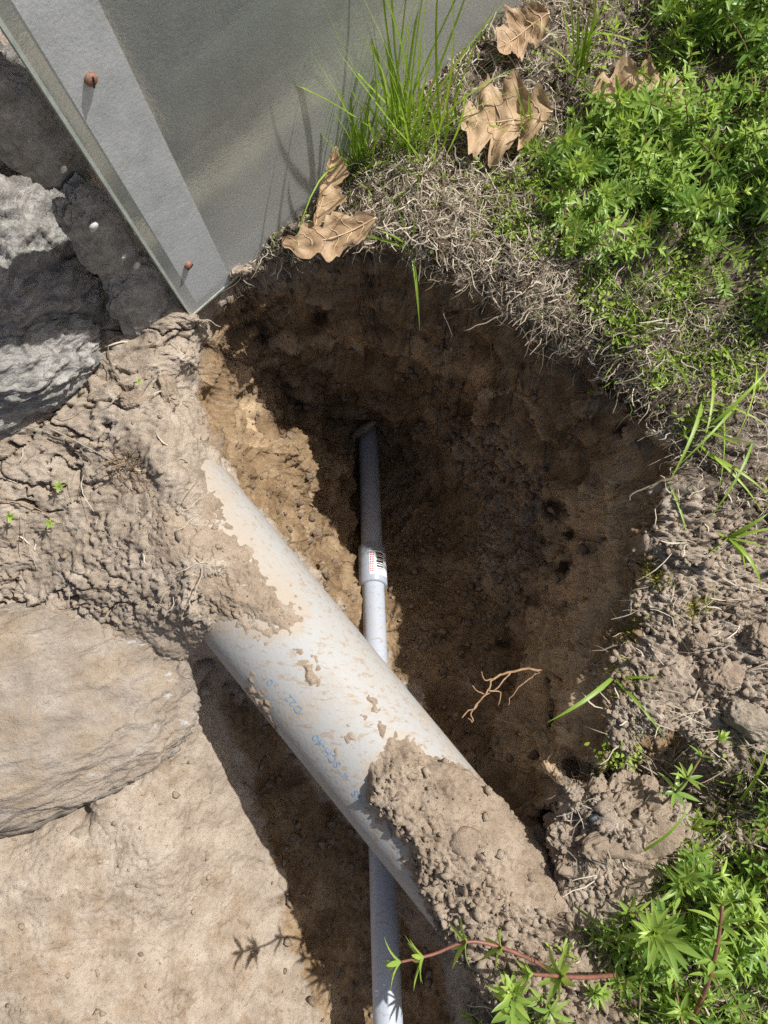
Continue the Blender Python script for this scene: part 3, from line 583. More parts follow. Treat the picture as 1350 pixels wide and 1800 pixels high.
# soil lying on the pipe
CR = [[(330,770),(352,800),(362,858),(392,872),(400,915),(440,962),(452,1000),(492,1032),(524,1072),(512,1098),(470,1112),(400,1098),(330,1108),(200,1100),(200,800)],
      [(690,1288),(716,1290),(745,1330),(800,1346),(838,1362),(1010,1540),(1150,1800),(1000,1860),(850,1735),(815,1690),(775,1640),(745,1568),(722,1530),(700,1470),(648,1430),(636,1398),(646,1340),(672,1322)],
      [(532,1165),(552,1160),(560,1190),(548,1212),(534,1208)],[(643,1225),(662,1226),(664,1250),(650,1254)],[(448,1200),(470,1240),(487,1272),(480,1276),(455,1245),(440,1212)],[(520,1145),(532,1142),(534,1152),(524,1154)],[(608,1292),(626,1284),(630,1300),(612,1302)],[(590,1318),(606,1316),(604,1326),(592,1326)],[(675,1262),(690,1270),(678,1290),(672,1282)]]
ns_, na_ = 720, 190
ss, aa = np.meshgrid(np.linspace(.02, PLEN - .04, ns_), np.linspace(-1.75, 1.75, na_), indexing='ij')
_pv = np.array([tuple(x) for x in V]) + np.array(PS); _pu, _pw = proj(_pv); film = np.zeros(len(V))
for k, poly in enumerate(CR): film = np.maximum(film, sst(-60 if k == 0 else -22 if k == 1 else -6, 2, sdpoly(_pu, _pw, poly)) * (.8 if k < 2 else .6))
_low = np.clip(-(_pv - np.array(PS)) @ np.array(side) / R_, 0, 1); film = np.maximum(film, sst(.80, 1.0, _low) * .55)
attr(PIPE_WALL.data, 'film', film)
axn, sdn, upn, psn = np.array(axd), np.array(side), np.array(up), np.array(PS)
def cylp(r): return psn + ss[..., None] * axn + (r * np.sin(aa))[..., None] * sdn + (r * np.cos(aa))[..., None] * upn
cp0 = cylp(np.full(ss.shape, R_)); cu_, cv_ = proj(cp0)
cu_ = cu_ + fbm(cp0 * 45, 4, 90) * 11; cv_ = cv_ + fbm(cp0 * 45 + 9, 4, 91) * 11
thick = np.full(ss.shape, -.001); sdm = np.full(ss.shape, -99.0)
for k, poly in enumerate(CR):
    sd = sdpoly(cu_, cv_, poly); sdm = np.maximum(sdm, sd)
    thick = np.maximum(thick, sst(0, (95, 34)[k] if k < 2 else 7, sd) * ((.009, .011)[k] if k < 2 else .0012) + sst(-1.5, 2.5, sd) * .0012 - .0006)
big = sst(4, 20, sdm)
cl1 = clod(worley2(ss / .012 + fbm(cp0 * 110, 2, 92) * .4, aa * R_ / .012 + fbm(cp0 * 110, 2, 93) * .4, 95))
pile = big * sst(.3, .75, ss / PLEN) * sst(.35, -.1, aa - .25 + fbm(cp0 * 25, 2, 98) * .5)
thick += cl1 * (.0052 * pile + .0006 * big)
thick += clod(worley2(ss / .0056 + fbm(cp0 * 200, 2, 96) * .4, aa * R_ / .0056 + fbm(cp0 * 200, 2, 97) * .4, 99), .4) * (.0036 * pile + .0012 * big) - (1 - sst(.0, .14, np.abs(fbm(cp0 * 75, 3, 103, .6)))) * (.005 * pile + .0022 * big) + fbm(cp0 * 260, 2, 94) * .0006 * big
thick += fbm(cp0 * 40, 3, 101) * .003 * big + (fbm(cp0 * 210, 3, 102) - .1) * .0016 * np.exp(-(sdm / 16) ** 2)
CPT = cylp(R_ + np.maximum(thick, -.0006)); ii = np.arange(ns_ * na_).reshape(ns_, na_)
fq = np.stack([ii[:-1, :-1], ii[1:, :-1], ii[1:, 1:], ii[:-1, 1:]], -1); keep = (np.maximum.reduce([thick[:-1, :-1], thick[1:, :-1], thick[1:, 1:], thick[:-1, 1:]]) > 0)
tag(obj('soil_on_pipe', CPT.reshape(-1, 3), fq[keep], M_CLOD, None, False), 'dry crumbly soil heaped and smeared on the white pipe', None, None, 'stuff')

# ------------------------------------------------------------------ grey conduit with its coupling
KA = P(648, 790, -.42); KB = P(677, 1650, -.17); kd = (KB - KA).normalized(); kx = Vector((1, 0, 0)); kx = (kx - kd * kx.dot(kd)).normalized(); kz = kx.cross(kd); 
if kz.z < 0: kz.negate()
conduit = empty('grey_conduit', KA, 'thin grey plastic conduit running along the bottom of the hole', 'conduit')
rc = .01335
def lathe(prof, sg=40):
    V = []; F = []
    for k, (s, r) in enumerate(prof):
        for j in range(sg):
            a = 2 * math.pi * j / sg; V.append(kd * s + kx * r * math.sin(a) + kz * r * math.cos(a))
        if k:
            for j in range(sg): F.append(((k - 1) * sg + j, (k - 1) * sg + (j + 1) % sg, k * sg + (j + 1) % sg, k * sg + j))
    return V, F
def conduit_s(v):                                          # distance along the conduit at photo row v
    best = min((abs(proj(np.array(KA + kd * (k * .001)))[1] - v), k * .001) for k in range(0, 700)); return best[1]
s0, s1 = conduit_s(964), conduit_s(1030)
obj('upper_pipe', *lathe([(-.03, rc), (s0 + .01, rc)]), M_GREY, conduit, True)
obj('lower_pipe', *lathe([(s1 - .01, rc), ((KB - KA).length + .16, rc)]), M_GREY, conduit, True)
rp = .0172
cpl = obj('coupling', *lathe([(s0, rc), (s0, rp - .001), (s0 + .0008, rp), (s1 - .0015, rp), (s1, rp - .0012), (s1 + .0003, rc)]), M_COUP, conduit, True)
def on_coupling(sa, sb, a0, a1, r, name, material, parent):
    V = []; F = []; m = max(2, int((a1 - a0) / .08))
    for k in range(m + 1):
        a = a0 + (a1 - a0) * k / m
        for s in (sa, sb): V.append(kd * s + kx * r * math.sin(a) + kz * r * math.cos(a))
        if k: F.append((2 * k - 2, 2 * k - 1, 2 * k + 1, 2 * k))
    return V, F
sl_ = s1 - s0
stk = obj('barcode_label', *on_coupling(s0 + sl_ * .24, s0 + sl_ * .86, -.22, 1.25, rp + .00025, '', None, None), M_PAPER, cpl, True)
mb = MB()
for k, (p0, p1) in enumerate(((.29, .33), (.35, .365), (.40, .44), (.46, .475), (.50, .55), (.58, .60), (.63, .67), (.70, .715))):
    mb.add(*on_coupling(s0 + sl_ * p0, s0 + sl_ * p1, .28, .80, rp + .0005, '', None, None))
mb.build('barcode', M_BLACK, stk); mb = MB()
for k in range(9):
    p0 = .28 + k * .06
    for a0, a1 in ((-.16, -.09), (-.04, .02), (.07, .12)): mb.add(*on_coupling(s0 + sl_ * p0, s0 + sl_ * (p0 + .04), a0, a1, rp + .0005, '', None, None))
mb.build('fine_print', M_RED, stk)
# ------------------------------------------------------------------ loose stones and crumbs
def scatter_lumps(name, ids, radii, material, label, sub=1, flat=.75, sink=.25, seed=1, pos=None, nor=None):
    v, f = ICO[sub]; g = np.random.default_rng(seed); vs = []; fs = []; m = len(v)
    var = [v * (g.uniform(.52, 1.28, m) * (1 + .35 * fbm(v * 1.6 + k * 7.1, 2, seed + k)))[:, None] * np.array([g.uniform(.85, 1.2), g.uniform(.7, 1.0), g.uniform(.5, .9)]) for k in range(24)]
    pos = FP[ids] if pos is None else pos[ids]; nor = FN[ids] if nor is None else nor[ids]
    for k in range(len(ids)):
        q = Quaternion(Vector(g.normal(size=3)).normalized(), g.uniform(0, 6.28)); R = np.array(q.to_matrix())
        vs.append((var[k % 24] @ R.T) * radii[k] + pos[k] + nor[k] * radii[k] * (1 - sink * 2) * .5); fs.append(f + k * m)
    return tag(obj(name, np.concatenate(vs), np.concatenate(fs), material, None, sub > 1), label, None, None, 'stuff')
pxok = (FU > -40) & (FU < 1390) & (FV > -40) & (FV < 1840)
def grid(a): return a.ravel() * pxok
w = grid(crumb * 1.0 + lft * .05 + turf2 * .4 + turf * .12 + smooth_ * .05) * (1 - grid(steep) * .7)
ids = pick(w, 5200); scatter_lumps('soil_crumbs', ids, .0005 + .0036 * RNG.random(5200) ** 4.0, M_CLOD, 'loose dry soil crumbs strewn over the broken ground', seed=21)
w = grid(hole * (1 - steep * .75) * sst(-.12, -.2, DP[..., 2]) + trench * .8 + smooth_ * .02 + till * 1.6 + hole * steep * .12)
ids = pick(w, 2400); scatter_lumps('gravel', ids, .0010 + .0062 * RNG.random(2400) ** 3.6, M_GRAVEL, 'small stones and gravel on the floor of the hole', seed=22, flat=.9)
# crumbs on the heap over the pipe
cN = grid_normals(CPT[..., 0], CPT[..., 1], CPT[..., 2]); cN = np.where((cN * (CPT - (psn + ss[..., None] * axn))).sum(-1, keepdims=True) < 0, -cN, cN)
w = (pile + big * .12).ravel(); c_ = np.cumsum(w); ids = np.searchsorted(c_, RNG.random(600) * c_[-1])
scatter_lumps('soil_crumbs', ids, .0008 + .0048 * RNG.random(600) ** 3.6, M_CLOD, 'crumbs of dry soil on top of the white pipe', seed=23, pos=CPT.reshape(-1, 3), nor=cN.reshape(-1, 3), flat=.95)
def stone(u, v, rpx, zoff, sub, material, seed, label, name, cat, ell=(1, .8, .6), rz=0.0, amp=.2, group=None):
    p, nn = hit(u, v); r = rpx * (CAM_H - p.z) / FPX
    return boulder(name, p + Vector((0, 0, r * zoff)), (r * ell[0], r * ell[1], r * ell[2]), (.2, .1, rz), material, seed, label, cat, sub, amp, .06, power=.8, group=group, rough_=3.2 if material is M_CLOD else 1.2)
stone(1318, 1262, 58, .10, 5, M_STONE, 31, 'smooth tan stone with pointed end lying at the right edge', 'stone', 'stone', (1, .5, .5), -.45, .12)
stone(1342, 1648, 42, .1, 5, M_STONE, 32, 'pale stone among green leaves at the lower right edge', 'stone', 'stone', (.8, 1.1, .6), .2)
stone(1040, 1436, 10, .9, 2, M_BLACKSTONE, 33, 'small shiny black pebble on the soil block', 'pebble', 'pebble', (1, .75, .6), .3)
stone(1272, 1192, 34, .15, 5, M_CLOD, 34, 'large round soil clod above the tan stone', 'soil_clod', 'clod', (1, .95, .7), .5, .25)
stone(1330, 1120, 26, .1, 5, M_CLOD, 35, 'soil clod at the right edge above the round clod', 'soil_clod', 'clod', (1, .8, .7), .9, .25)
stone(1225, 1125, 19, .1, 5, M_CLOD, 36, 'small soil clod left of the two larger clods', 'soil_clod', 'clod', (1, .8, .7), .2, .25)
stone(296, 690, 26, .1, 5, M_CLOD, 37, 'crumbly soil clod on the left rim below the panel corner', 'soil_clod', 'clod', (.8, 1.2, .7), .3, .3)
stone(232, 700, 22, .1, 5, M_CLOD, 38, 'small soil clod left of the rim clod', 'soil_clod', 'clod', (1, .8, .7), .3, .3)
stone(290, 1248, 24, .1, 5, M_STONE, 39, 'pale pebble wedged beside the tip of the tan boulder', 'pebble', 'pebble', (1, .8, .7), .7)
stone(138, 1462, 16, .0, 2, M_STONE, 40, 'flat pale pebble pressed into the smooth soil at lower left', 'pebble', 'pebble', (1.3, .6, .35), .5)
stone(925, 905, 22, .0, 5, M_STONE, 41, 'rounded pebble in the right wall of the hole', 'pebble', 'pebble', (1, .8, .8), .7)
p = P(1070, 1470, -.045); boulder('soil_block', p, (.058, .048, .036), (.05, -.12, .5), M_CLOD, 47, 'large blocky lump of soil standing at the lower right rim', 'clod', 7, .22, .0, power=.55, rough_=3.0, freq=2.4)
stone(845, 1640, 26, .5, 5, M_CLOD, 42, 'wedge of soil standing below the heap on the pipe', 'soil_clod', 'clod', (.5, 1, .8), .5, .2)
s_, a_ = cyl_at(812, 1478); boulder('pebble', cyl(s_, a_, R_ + .010), (.013, .011, .007), (.2, .2, .3), M_CLOD, 43, 'round pebble half buried in the heap on the pipe', 'pebble', 3, .1, .03)
p, _ = hit(640, 752); boulder('stone', p + Vector((.0, -.012, .03)), (.020, .006, .008), (.2, -.5, .5), M_STONE, 44, 'thin pale stone sliver above the end of the grey conduit', 'stone', 3, .12, .05)

# ------------------------------------------------------------------ strands: thatch, short grass, rootlets, moss
def strands(name, ids, L, Wd, lift, arch, upness, material, label, seed, tint, seg=5, drop=0.0, curl=.35, prob=None):
    g = np.random.default_rng(seed); n_ = len(ids); p = FP[ids]; nn = FN[ids] * .6 + np.array([0, 0, .4]); nn /= np.linalg.norm(nn, axis=1, keepdims=True)
    r = g.normal(size=(n_, 3)); t = r - nn * (r * nn).sum(1, keepdims=True); t /= np.linalg.norm(t, axis=1, keepdims=True)
    d = t * (1 - upness)[:, None] + nn * upness[:, None] + np.array([0, 0, -1.0]) * drop; d /= np.linalg.norm(d, axis=1, keepdims=True)
    s = np.cross(nn, d); s /= np.linalg.norm(s, axis=1, keepdims=True) + 1e-9; bend = g.normal(size=n_) * curl; bend2 = g.normal(size=n_) * curl
    ws = s + nn * g.normal(size=(n_, 1)) * .7; ws /= np.linalg.norm(ws, axis=1, keepdims=True)
    vs = np.zeros((n_, seg, 2, 3))
    for k in range(seg):
        x = k / (seg - 1)
        c = p + nn * lift[:, None] + d * (L * x)[:, None] + s * (L * (bend * x * x + bend2 * .5 * math.sin(x * 5)))[:, None] + nn * (arch * L * (4 * x * (1 - x) if upness.mean() < .3 else -x * x))[:, None]
        wk = Wd * (1 - .85 * x ** 2) if upness.mean() > .3 else Wd * (.55 + .45 * math.sin(math.pi * x))
        vs[:, k, 0] = c - ws * wk[:, None]; vs[:, k, 1] = c + ws * wk[:, None]
    b = (np.arange(n_) * seg * 2)[:, None]; k = np.arange(seg - 1)[None] * 2
    f = np.stack([b + k, b + k + 1, b + k + 3, b + k + 2], -1).reshape(-1, 4)
    me = new_mesh(name, vs.reshape(-1, 3), f, material, True); attr(me, 'tint', np.repeat(tint, seg * 2)); o = link(name, me)
    return tag(o, label, None, None, 'stuff') if label else o
def rnd(a, b, n_, pw_=1.0): return a + (b - a) * RNG.random(n_) ** pw_
fu, fv = FU.reshape(nr, nc), FV.reshape(nr, nc)
TOPMAT = [(1165,-30),(1400,-30),(1400,600),(1270,550),(1110,500),(1000,430),(915,340),(975,240),(1090,190),(1170,110)]
LOWMAT = [(830,1750),(880,1690),(1000,1640),(1140,1570),(1215,1410),(1250,1320),(1400,1290),(1400,1850),(830,1850)]
topmat = sst(-15, 30, sdpoly(u_, v_, TOPMAT)); lowmat = sst(-15, 30, sdpoly(u_, v_, LOWMAT))
rimband = sst(-10, 25, sdpoly(u_, v_, [(640,300),(840,220),(1010,420),(1100,520),(1350,560),(1350,720),(1180,700),(1040,660),(930,600),(800,480),(600,420)]))
w = grid((turf * .55 + rimband * 1.1 + turf2 * .15) * (1 - topmat * .75) * (1 - hole * .6))
n_ = 15000; ids = pick(w, n_)
strands('dry_thatch', ids, rnd(.004, .022, n_, 2.0), rnd(.0002, .0006, n_), rnd(-.0008, .0045, n_, 2), rnd(0, .18, n_), rnd(0, .2, n_), M_STRAW, 'bleached dry thatch of dead grass on the turf round the hole', 51, rnd(-.35, .95, n_, .8), curl=.45)
w = grid((crumb * .5 + lft * .14 + turf2 * .35 + rimband * .2) * (1 - steep * .6)); n_ = 700; ids = pick(w, n_)
strands('straw_bits', ids, rnd(.008, .035, n_, 1.5), rnd(.00025, .0006, n_), rnd(.0005, .003, n_), rnd(0, .15, n_), rnd(0, .1, n_), M_STRAW, 'scattered bits of straw on the bare soil', 52, rnd(0, 1, n_), curl=.2)
cover = sst(-10, 30, sdpoly(u_, v_, [(860,290),(960,330),(1100,480),(1350,540),(1350,680),(1200,690),(1100,640),(1020,540),(880,430)]))
w = grid((topmat * .5 + cover * .7 + turf * .10 + lowmat * .5) * sst(-.15, .25, fbm(TP * 26, 3, 55)) * (1 - steep)); n_ = 2400; ids = pick(w, n_)
strands('short_grass', ids, rnd(.008, .032, n_, 1.5), rnd(.0003, .0007, n_), rnd(0, .001, n_), rnd(.1, .5, n_), rnd(.35, .8, n_), M_GRASS, 'short green grass sprouting through the thatch', 53, rnd(-.1, .7, n_), curl=.3)
patch = lambda u0, v0, r: np.exp(-((TU - u0) ** 2 + (TV - v0) ** 2) / (r * r))
mossw = patch(1150, 1020, 26) + patch(1232, 1075, 30) + patch(1160, 1050, 20) + patch(1070, 1300, 32) + patch(1075, 1340, 20) + patch(1110, 1100, 18) + .5 * patch(1190, 630, 60) + .4 * patch(1300, 620, 60) + .5 * patch(920, 350, 50) + .35 * patch(1120, 590, 50) + .3 * patch(1100, 1190, 30)
n_ = 3200; ids = pick(grid(mossw * sst(-.2, .3, fbm(TP * 60, 2, 56))), n_)
strands('moss', ids, rnd(.0015, .0042, n_), rnd(.0003, .0007, n_), rnd(0, .0008, n_), rnd(0, .4, n_), rnd(.3, .9, n_), M_MOSS, 'yellow-green moss tufts on the soil at the rim', 54, rnd(-.1, .9, n_), seg=3)
rootw = grid(hole * steep * sst(-.10, -.03, DP[..., 2]) * (DP[..., 2] < -.004) * sst(.0, .3, fbm(TP * 18, 2, 57) + .15)); n_ = 260; ids = pick(rootw, n_)
strands('rootlets', ids, rnd(.008, .04, n_, 1.8), rnd(.00018, .0004, n_), rnd(0, .002, n_), rnd(0, .3, n_), rnd(.15, .45, n_), M_FINEROOT, 'fine rootlets hanging from the cut turf edge', 58, rnd(0, 1, n_), seg=7, drop=.8, curl=.5)
# low leafy ground cover: many small folded leaves
def small_leaves(name, ids, size, material, label, seed, tint, raise_):
    g = np.random.default_rng(seed); n_ = len(ids); p = FP[ids] + FN[ids] * raise_[:, None]
    t = g.normal(size=(n_, 3)); t[:, 2] = np.abs(t[:, 2]) * .5; t /= np.linalg.norm(t, axis=1, keepdims=True); nn = g.normal(size=(n_, 3)) * .45 + np.array([0, 0, 1.0]); s = np.cross(t, nn); s /= np.linalg.norm(s, axis=1, keepdims=True); nn = np.cross(s, t)
    prof = [(0, 0, 0), (.35, -.3, .10), (.35, 0, 0), (.35, .3, .10), (.75, -.24, .12), (.75, 0, .03), (.75, .24, .12), (1, 0, .0)]
    vs = np.stack([p + (t * a + s * b + nn * c) * size[:, None] for a, b, c in prof], 1)
    f0 = np.array([(0, 1, 2), (0, 2, 3), (1, 4, 5), (1, 5, 2), (2, 5, 6), (2, 6, 3), (4, 7, 5), (5, 7, 6)])
    f = (np.arange(n_) * 8)[:, None, None] + f0[None]
    me = new_mesh(name, vs.reshape(-1, 3), f.reshape(-1, 3), material, True); attr(me, 'tint', np.repeat(tint, 8)); return tag(link(name, me), label, None, None, 'stuff')
w = grid((topmat * .35 + cover * 1.0 + turf * .07 + lowmat * .3 + .7 * patch(1095, 1330, 30)) * sst(.0, .35, fbm(TP * 30, 3, 59)) * (1 - steep * .7)); n_ = 5200; ids = pick(w, n_)
small_leaves('ground_cover', ids, rnd(.0022, .0055, n_), M_COVER, 'low bright green ground cover with tiny leaves on the turf', 60, rnd(-.15, .75, n_), rnd(.0, .008, n_))

# ------------------------------------------------------------------ leafy sprigs
def leaf_mesh(name, tint, seed, wid=.23):
    g = random.Random(seed); V = []; F = []; m = 7; bend = g.uniform(.10, .38); tw = g.uniform(-.1, .1)
    for k in range(m):
        x = k / (m - 1); w_ = wid * .5 * (math.sin(math.pi * min(1, x * .93 + .07) ** .8) ** .75 if 0 < x < 1 else (.18 if x == 0 else .02))
        z = -bend * x * x; V += [(-w_, x, z + w_ * .35 + tw * x * w_), (0, x, z), (w_, x, z + w_ * .35 - tw * x * w_)]
        if k: a = 3 * (k - 1); F += [(a, a + 1, a + 4, a + 3), (a + 1, a + 2, a + 5, a + 4)]
    return V, F
LEAVES = []
for tnt in (0.0, .18, .42):
    row = []
    for k in range(4):
        V, F = leaf_mesh('leaf', tnt, 100 + k); me = new_mesh('leaf', V, F, M_LEAF, True); attr(me, 'tint', np.full(len(V), tnt)); row.append(me)
    LEAVES.append(row)
def leaf_matrix(g, j, cnt, elev, scale):
    a = 2 * math.pi * (j + g.uniform(-.25, .25)) / cnt
    return Matrix.Rotation(a, 4, 'Z') @ Matrix.Rotation(elev + g.uniform(-.18, .18), 4, 'X') @ Matrix.Rotation(g.uniform(-.3, .3), 4, 'Y') @ Matrix.Scale(scale * g.uniform(.75, 1.15), 4)
WHORL = {}
for ti, tnt in enumerate((0.0, .18, .42)):
    for vi in range(4):
        g = random.Random(500 + ti * 10 + vi); mb = MB(); cnt = g.choice((5, 6, 7))
        for j in range(cnt):
            V, F = leaf_mesh('l', 0, g.randint(0, 9999)); M_ = leaf_matrix(g, j, cnt, (.25, .5, .9)[ti], 1.0)
            mb.add([M_ @ Vector(x) for x in V], F)
        me = new_mesh('leaf_whorl', np.concatenate(mb.v), mb.f, M_LEAF, True); attr(me, 'tint', np.full(mb.n, tnt)); WHORL[ti, vi] = me
def sprig(path, leafL, spacing, label, group, g, detailed=False, red=False, rad_=.0009, first=.15, bright=False):
    base = Vector(path[0]); o = empty('leafy_sprig', base, label, 'plant', group)
    pts = [Vector(x) for x in path]; fine = []
    for k in range(len(pts) - 1):
        p0, p1, p2, p3 = pts[max(k - 1, 0)], pts[k], pts[k + 1], pts[min(k + 2, len(pts) - 1)]
        for j in range(5):
            f = j / 5; fine.append(p1 + .5 * f * (p2 - p0 + f * (2 * p0 - 5 * p1 + 4 * p2 - p3 + f * (3 * (p1 - p2) + p3 - p0))))
    fine.append(pts[-1]); fine = [x - base for x in fine]
    V, F = tube(fine, [rad_ * (1 - .5 * k / len(fine)) for k in range(len(fine))], 6); obj('stem', V, F, M_STEMRED if red else M_STEM, o, True)
    acc = [0.0]
    for k in range(1, len(fine)): acc.append(acc[-1] + (fine[k] - fine[k - 1]).length)
    tot = acc[-1]; s = tot * first; stops = []
    while s < tot - spacing * .4: stops.append(s); s += spacing * g.uniform(.8, 1.2)
    stops += [tot * .985, tot]
    for qi, s in enumerate(stops):
        k = max(1, next((i for i, a in enumerate(acc) if a >= s - 1e-9), len(acc) - 1)); f = (s - acc[k - 1]) / max(1e-9, acc[k] - acc[k - 1])
        p = fine[k - 1].lerp(fine[k], f); t = (fine[k] - fine[k - 1]).normalized()
        M0 = Matrix.Translation(p) @ t.to_track_quat('Z', 'Y').to_matrix().to_4x4() @ Matrix.Rotation(g.uniform(0, 6.28), 4, 'Z')
        top = qi >= len(stops) - 2; ti = 2 if top or bright else (1 if qi >= len(stops) - 4 or g.random() < .25 else 0)
        sc = leafL * ((.75 if qi == len(stops) - 2 else .45) if top else g.uniform(.8, 1.1))
        if detailed:
            cnt = g.choice((6, 7, 8)) if not top else 6
            for j in range(cnt):
                c = link('leaf', LEAVES[ti][g.randrange(4)], o); c.matrix_basis = M0 @ leaf_matrix(g, j, cnt, (.30, .55, .95 if top else .6)[ti] + (.25 if qi == len(stops) - 1 else 0), sc)
        else:
            c = link('leaf_whorl', WHORL[ti, g.randrange(4)], o); c.matrix_basis = M0 @ Matrix.Scale(sc, 4)
    return o
G = random.Random(77)
def random_sprigs(weight, count, hr, leaf, spacing, labeller, group, detailed_n, lean=.45, mind=9):
    ids = pick(weight, count * 6); used = []; made = 0
    for i in ids:
        u0, v0 = FU[i], FV[i]
        if any((u0 - a) ** 2 + (v0 - b) ** 2 < mind * mind for a, b in used): continue
        used.append((u0, v0)); p = Vector(FP[i]); hgt = G.uniform(*hr); ln = Vector((G.gauss(0, lean), G.gauss(0, lean), 0)) * hgt
        path = [p - Vector((0, 0, .003)), p + ln * .25 + Vector((0, 0, hgt * .45)), p + ln * .65 + Vector((0, 0, hgt * .8)), p + ln + Vector((0, 0, hgt))]
        red = G.random() < .35; LL = G.uniform(*leaf); sprig(path, LL, spacing, describe(u0, v0, hgt, ln, red, LL > sum(leaf) / 2, labeller(u0, v0)), group, G, made < detailed_n, red); made += 1
        if made >= count: break
SEEN = {}
def describe(u, v, hgt, ln, red, leaf, where):
    size = ('tall' if hgt > .055 else ('low' if hgt < .027 else 'short' if hgt < .036 else 'medium' if hgt < .046 else 'taller')) + (' broad-leaved' if leaf else ' fine-leaved')
    a = math.degrees(math.atan2(ln.y, ln.x)) % 360; way = ('right', 'upper right', 'upward', 'upper left', 'left', 'lower left', 'downward', 'lower right')[int((a + 22.5) // 45) % 8]
    return '%s %s-stemmed sprig leaning %s, %s' % (size, 'red' if red else 'green', way, where)
def lab_top(u, v):
    col = 'right' if u > 1270 else ('middle' if u > 1170 else ('left' if u > 1060 else 'far left'))
    row = 'top' if v < 90 else ('upper' if v < 190 else ('central' if v < 290 else ('lower' if v < 390 else 'fringe')))
    return '%s %s of the upper right mat' % (row, col)
def lab_low(u, v):
    if v < 1480: return 'right edge below the tan stone' if u > 1290 else 'beside the crevice below the clods'
    if v < 1640: return 'right edge of the lower mat' if u > 1270 else 'top of the lower mat'
    return 'bottom right corner' if u > 1220 else ('bottom edge beside the pipe' if u < 1020 else 'bottom edge, middle of the lower mat')
random_sprigs(grid(topmat * sst(-.45, .0, fbm(TP * 20, 2, 66))), 185, (.018, .055), (.0075, .0150), .0085, lab_top, 'leafy sprigs in the upper right mat', 34, .5, 12)
random_sprigs(grid(patch(1290, 60, 80) + patch(1200, 40, 40)), 12, (.06, .10), (.012, .017), .012, lab_top, 'leafy sprigs in the upper right mat', 12, .3, 14)
random_sprigs(grid(lowmat * sst(-.45, .0, fbm(TP * 20, 2, 67))), 64, (.015, .05), (.009, .019), .0105, lab_low, 'leafy sprigs in the lower right mat', 30, .75, 14)
sprig([P(1010, 1738, -.025), P(940, 1690, .012), P(835, 1655, .03), P(760, 1678, .034), P(700, 1692, .036)], .023, .030, 'leafy sprig with red stem reaching out over the grey conduit', None, G, True, True, .0017, .55, True)
sprig([P(1100, 1712, -.02), P(1030, 1718, .02), P(955, 1714, .045), P(935, 1712, .05)], .020, .022, 'leafy sprig with thick pink stem lying flat near the bottom edge', None, G, True, True, .0019, .75, True)
sprig([P(905, 1800, -.04), P(900, 1775, .0), P(903, 1745, .02)], .020, .018, 'small upright sprig at the bottom edge beside the pipe end', None, G, True, False, .0012, .4)
sprig([P(1215, 1800, .0), P(1245, 1725, .03), P(1262, 1655, .045), P(1270, 1590, .05)], .018, .016, 'long sprig with red-brown stem rising from the bottom right', None, G, True, True, .0019, .5)
sprig([P(1190, 1690, -.01), P(1170, 1650, .03), P(1150, 1640, .055)], .024, .012, 'large rosette sprig with long pointed leaves at lower right', None, G, True, False, .0014, .5)
sprig([P(1150, 1425, -.03), P(1200, 1380, .01), P(1240, 1320, .02), P(1265, 1300, .025)], .016, .017, 'thin sprig leaning over the crevice below the soil clods', None, G, True, False, .0011, .4)
for (u, v, lbl, sz) in ((113, 862, 'tiny green seedling on the left soil beside the dry stalks', .011), (16, 900, 'tiny green seedling at the left edge of the soil', .010), (84, 922, 'tiny green seedling below the brown pine needles', .009), (238, 672, 'pale tiny seedling between the clods on the left', .006), (1040, 708, 'tiny seedling with pink stem hanging from the rim', .008), (1135, 665, 'small broad-leaved seedling on the right rim', .013)):
    p, nn = hit(u, v); sprig([p, p + nn * .004, p + nn * .007 + Vector((.002, 0, .003))], sz, .02, lbl, None, G, True, u == 1040, .0006, .5)

# ------------------------------------------------------------------ grass
def blade_v(base, tip, bow, w0, nseg=9):
    base, tip = Vector(base), Vector(tip); pts = []; Lh = tip - base; sd = Lh.cross(Vector((0, 0, 1))); sd = sd.normalized() if sd.length > 1e-6 else Vector((1, 0, 0))
    for k in range(nseg):
        x = k / (nseg - 1); pts.append(base + Lh * x + bow * (4 * x * (1 - x)))
    wd = [w0 * (.55 + .45 * min(1, x * 5 / nseg)) * (1 - (x / (nseg - 1)) ** 2.2 * .95) for x in range(nseg)]
    return ribbon(pts, wd, sd if G.random() < .6 else (sd + Vector((0, 0, .8))).normalized())
def grass(label, blades, group=None, material=None):
    o = empty('grass_tuft', blades[0][0], label, 'grass', group); o0 = Vector(blades[0][0])
    for b, t, bow, w0 in blades:
        V, F = blade_v(b, t, bow, w0); me = new_mesh('blade', [x - o0 for x in V], F, material or M_GRASS, True); attr(me, 'tint', np.full(len(V), G.uniform(-.05, .65))); link('blade', me, o)
    return o
def tuft(u, v, n_, L, spread, lean, label, rb=12, w0=.0011, explicit=()):
    bl = []
    for k in range(n_):
        p, _ = hit(u + G.gauss(0, rb), v + G.gauss(0, rb * .6)); h = G.uniform(*L); a = Vector((G.gauss(lean[0], spread), G.gauss(lean[1], spread), 1)).normalized()
        bl.append((p - Vector((0, 0, .002)), p + a * h, Vector((G.gauss(0, .05) * h, G.gauss(0, .05) * h, h * G.uniform(.0, .10))), w0 * G.uniform(.6, 1.25)))
    for (bu, bv, tu, tv, tz, bw, wd) in explicit:
        p, _ = hit(bu, bv); bl.append((p, P(tu, tv, tz), Vector((0, 0, bw)), wd))
    return grass(label, bl)
